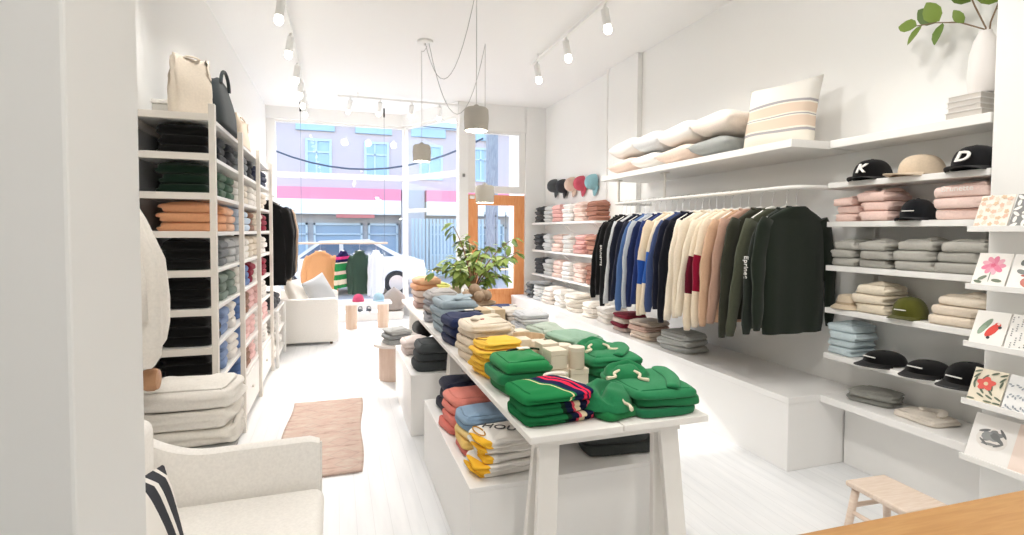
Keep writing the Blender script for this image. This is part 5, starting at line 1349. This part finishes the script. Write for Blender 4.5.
tk = thing('light_track', 'white ceiling track across the room by the window', 'track', (1.0, 8.05, 3.42)); box('channel', (-.98, -.018, 0), (.95, .018, .03), TL, tk, .002)
for x in (-.7, .6): tube('drop_rod', [(x, 0, .03), (x, 0, .08)], .008, TL, tk, 6)
for i, y in enumerate((2.1, 3.4, 4.75, 5.65, 6.6, 7.3, 7.9, 8.5)):
    head((-.42, y, 3.42), (-.1, .12, 0), f'{ORD[i]} white track lamp along the shelving side track', 'track lamps on the shelving side', PW)
for i, y in enumerate((.6, 2.0, 3.3, 4.05, 4.85, 5.65)):
    head((2.17, y, 3.42), (-.12, -.12, 0), f'{ORD[i]} white track lamp along the track above the clothes rail', 'track lamps above the clothes rail', PW)
for i, x in enumerate((.2, .62, 1.08, 1.5)):
    head((x, 8.05, 3.42), (.6, .25 - .1 * i, 0), f'{ORD[i]} white track lamp on the track across the window', 'track lamps by the window', PW * .5)
def pendant(loc, label, r=.1, top=3.5, swag=None, pw=15):
    p = thing('pendant_lamp', label, 'lamp', loc, 0, 'pendant lamps')
    k = r / .1
    sh = lathe('shade', [(.03*k, .19*k), (.085*k, .187*k), (.1*k, .17*k), (.104*k, .1*k), (.096*k, 0), (.09*k, 0), (.096*k, .1*k), (.088*k, .17*k)], paint('#C4BFB6', .6, 'pendant_grey'), p, 36, capb=False, capt=False)
    lathe('collar', [(.032*k, .188*k), (.03*k, .20*k), (.012*k, .215*k)], paint('#B0ABA2', .6), p, 16)
    lathe('bulb', [(.012, .15*k), (.03, .1*k), (.04, .06*k), (.036, .035*k), (.02, .014*k), (.002, .008*k)], glow('#FFE9C8', 2.5), p, 18)
    tube('cord', [(0, 0, .21 * k), (0, 0, top - loc[2])], .0035, paint('#C9C9C6', .6), p, 6)
    if swag:
        tube('swag_cord', [tuple(Vector(q) - Vector(loc)) for q in swag], .0035, paint('#B9B9B7', .6), p, 6)
    L = bpy.data.lights.new('pendant_glow', 'POINT'); L.energy = pw; L.shadow_soft_size = .04; L.color = (1, .92, .8)
    o = bpy.data.objects.new('pendant_glow', L); o.location = (loc[0], loc[1], loc[2] + .0); link(o); o['kind'] = 'helper'
def sag(a, b, s, n=14): return [tuple(a[k] + (b[k] - a[k]) * t / n - (s * 4 * (t/n) * (1 - t/n) if k == 2 else 0) for k in range(3)) for t in range(n + 1)]
CP = (.897, 5.63, 3.485)
pendant((1.10, 4.25, 2.325), 'grey pendant lamp hanging highest over the long table', .1, 3.5, sag(CP, (1.10, 4.25, 3.495), .55))
pendant((.91, 5.95, 2.27), 'grey pendant lamp hanging in front of the display window', .1, 3.5, sag((.93, 5.66, 3.485), (.91, 5.95, 3.495), .03))
pendant((1.52, 5.5, 1.80), 'grey pendant lamp hanging lowest in front of the door', .1, 3.5, sag((.93, 5.6, 3.485), (1.52, 5.5, 3.495), .75))
cp = thing('ceiling_canopy', 'small white round ceiling plate of the pendant cords', 'ceiling plate', (.897, 5.63, 3.47))
lathe('plate', [(.07, .0), (.085, .008), (.085, .029)], TL, cp, 28); lathe('gland', [(.012, -.02), (.014, 0)], TL, cp, 10)

# ------------------------------------------------------------------ light and camera
W = bpy.data.worlds.new('sky'); SC.world = W; W.use_nodes = True
bgn = W.node_tree.nodes['Background']; sk = W.node_tree.nodes.new('ShaderNodeTexSky')
sk.sky_type = 'NISHITA'; sk.sun_disc = False; sk.sun_elevation = math.radians(35); sk.sun_rotation = math.radians(20); sk.altitude = 0; sk.air_density = 1.0; sk.dust_density = 2.0
W.node_tree.links.new(sk.outputs[0], bgn.inputs[0]); bgn.inputs[1].default_value = .85
S = bpy.data.lights.new('sun', 'SUN'); S.energy = 3.2; S.angle = .01; S.color = (1, .97, .92)
so = bpy.data.objects.new('sun', S); link(so); so['kind'] = 'helper'
so.rotation_euler = Vector((.28, -1, -.5)).to_track_quat('-Z', 'Y').to_euler()

cam = bpy.data.cameras.new('camera'); co = bpy.data.objects.new('camera', cam); link(co)
f = 525.0; cam.sensor_width = 36; cam.lens = f / 1024 * 36; cam.shift_y = -(267.5 - 250) / 1024
cam.clip_start = .02
Rm = Matrix(((0.949, -.007, .316), (-.316, -.036, .948), (.005, -.999, -.037)))   # world <- cam (x right, y down, z forward)
R4 = Matrix([[Rm[i][0], -Rm[i][1], -Rm[i][2]] for i in range(3)])
co.matrix_world = Matrix.Translation((0, 0, 1.5)) @ R4.to_quaternion().normalized().to_matrix().to_4x4()
SC.camera = co
SC.view_settings.view_transform = 'Standard'; SC.view_settings.look = 'None'
SC.view_settings.gamma = 1; SC.view_settings.use_curve_mapping = False
SC.view_settings.exposure = 0.03
SC.cycles.diffuse_bounces = 6; SC.cycles.max_bounces = 12; SC.cycles.transparent_max_bounces = 12
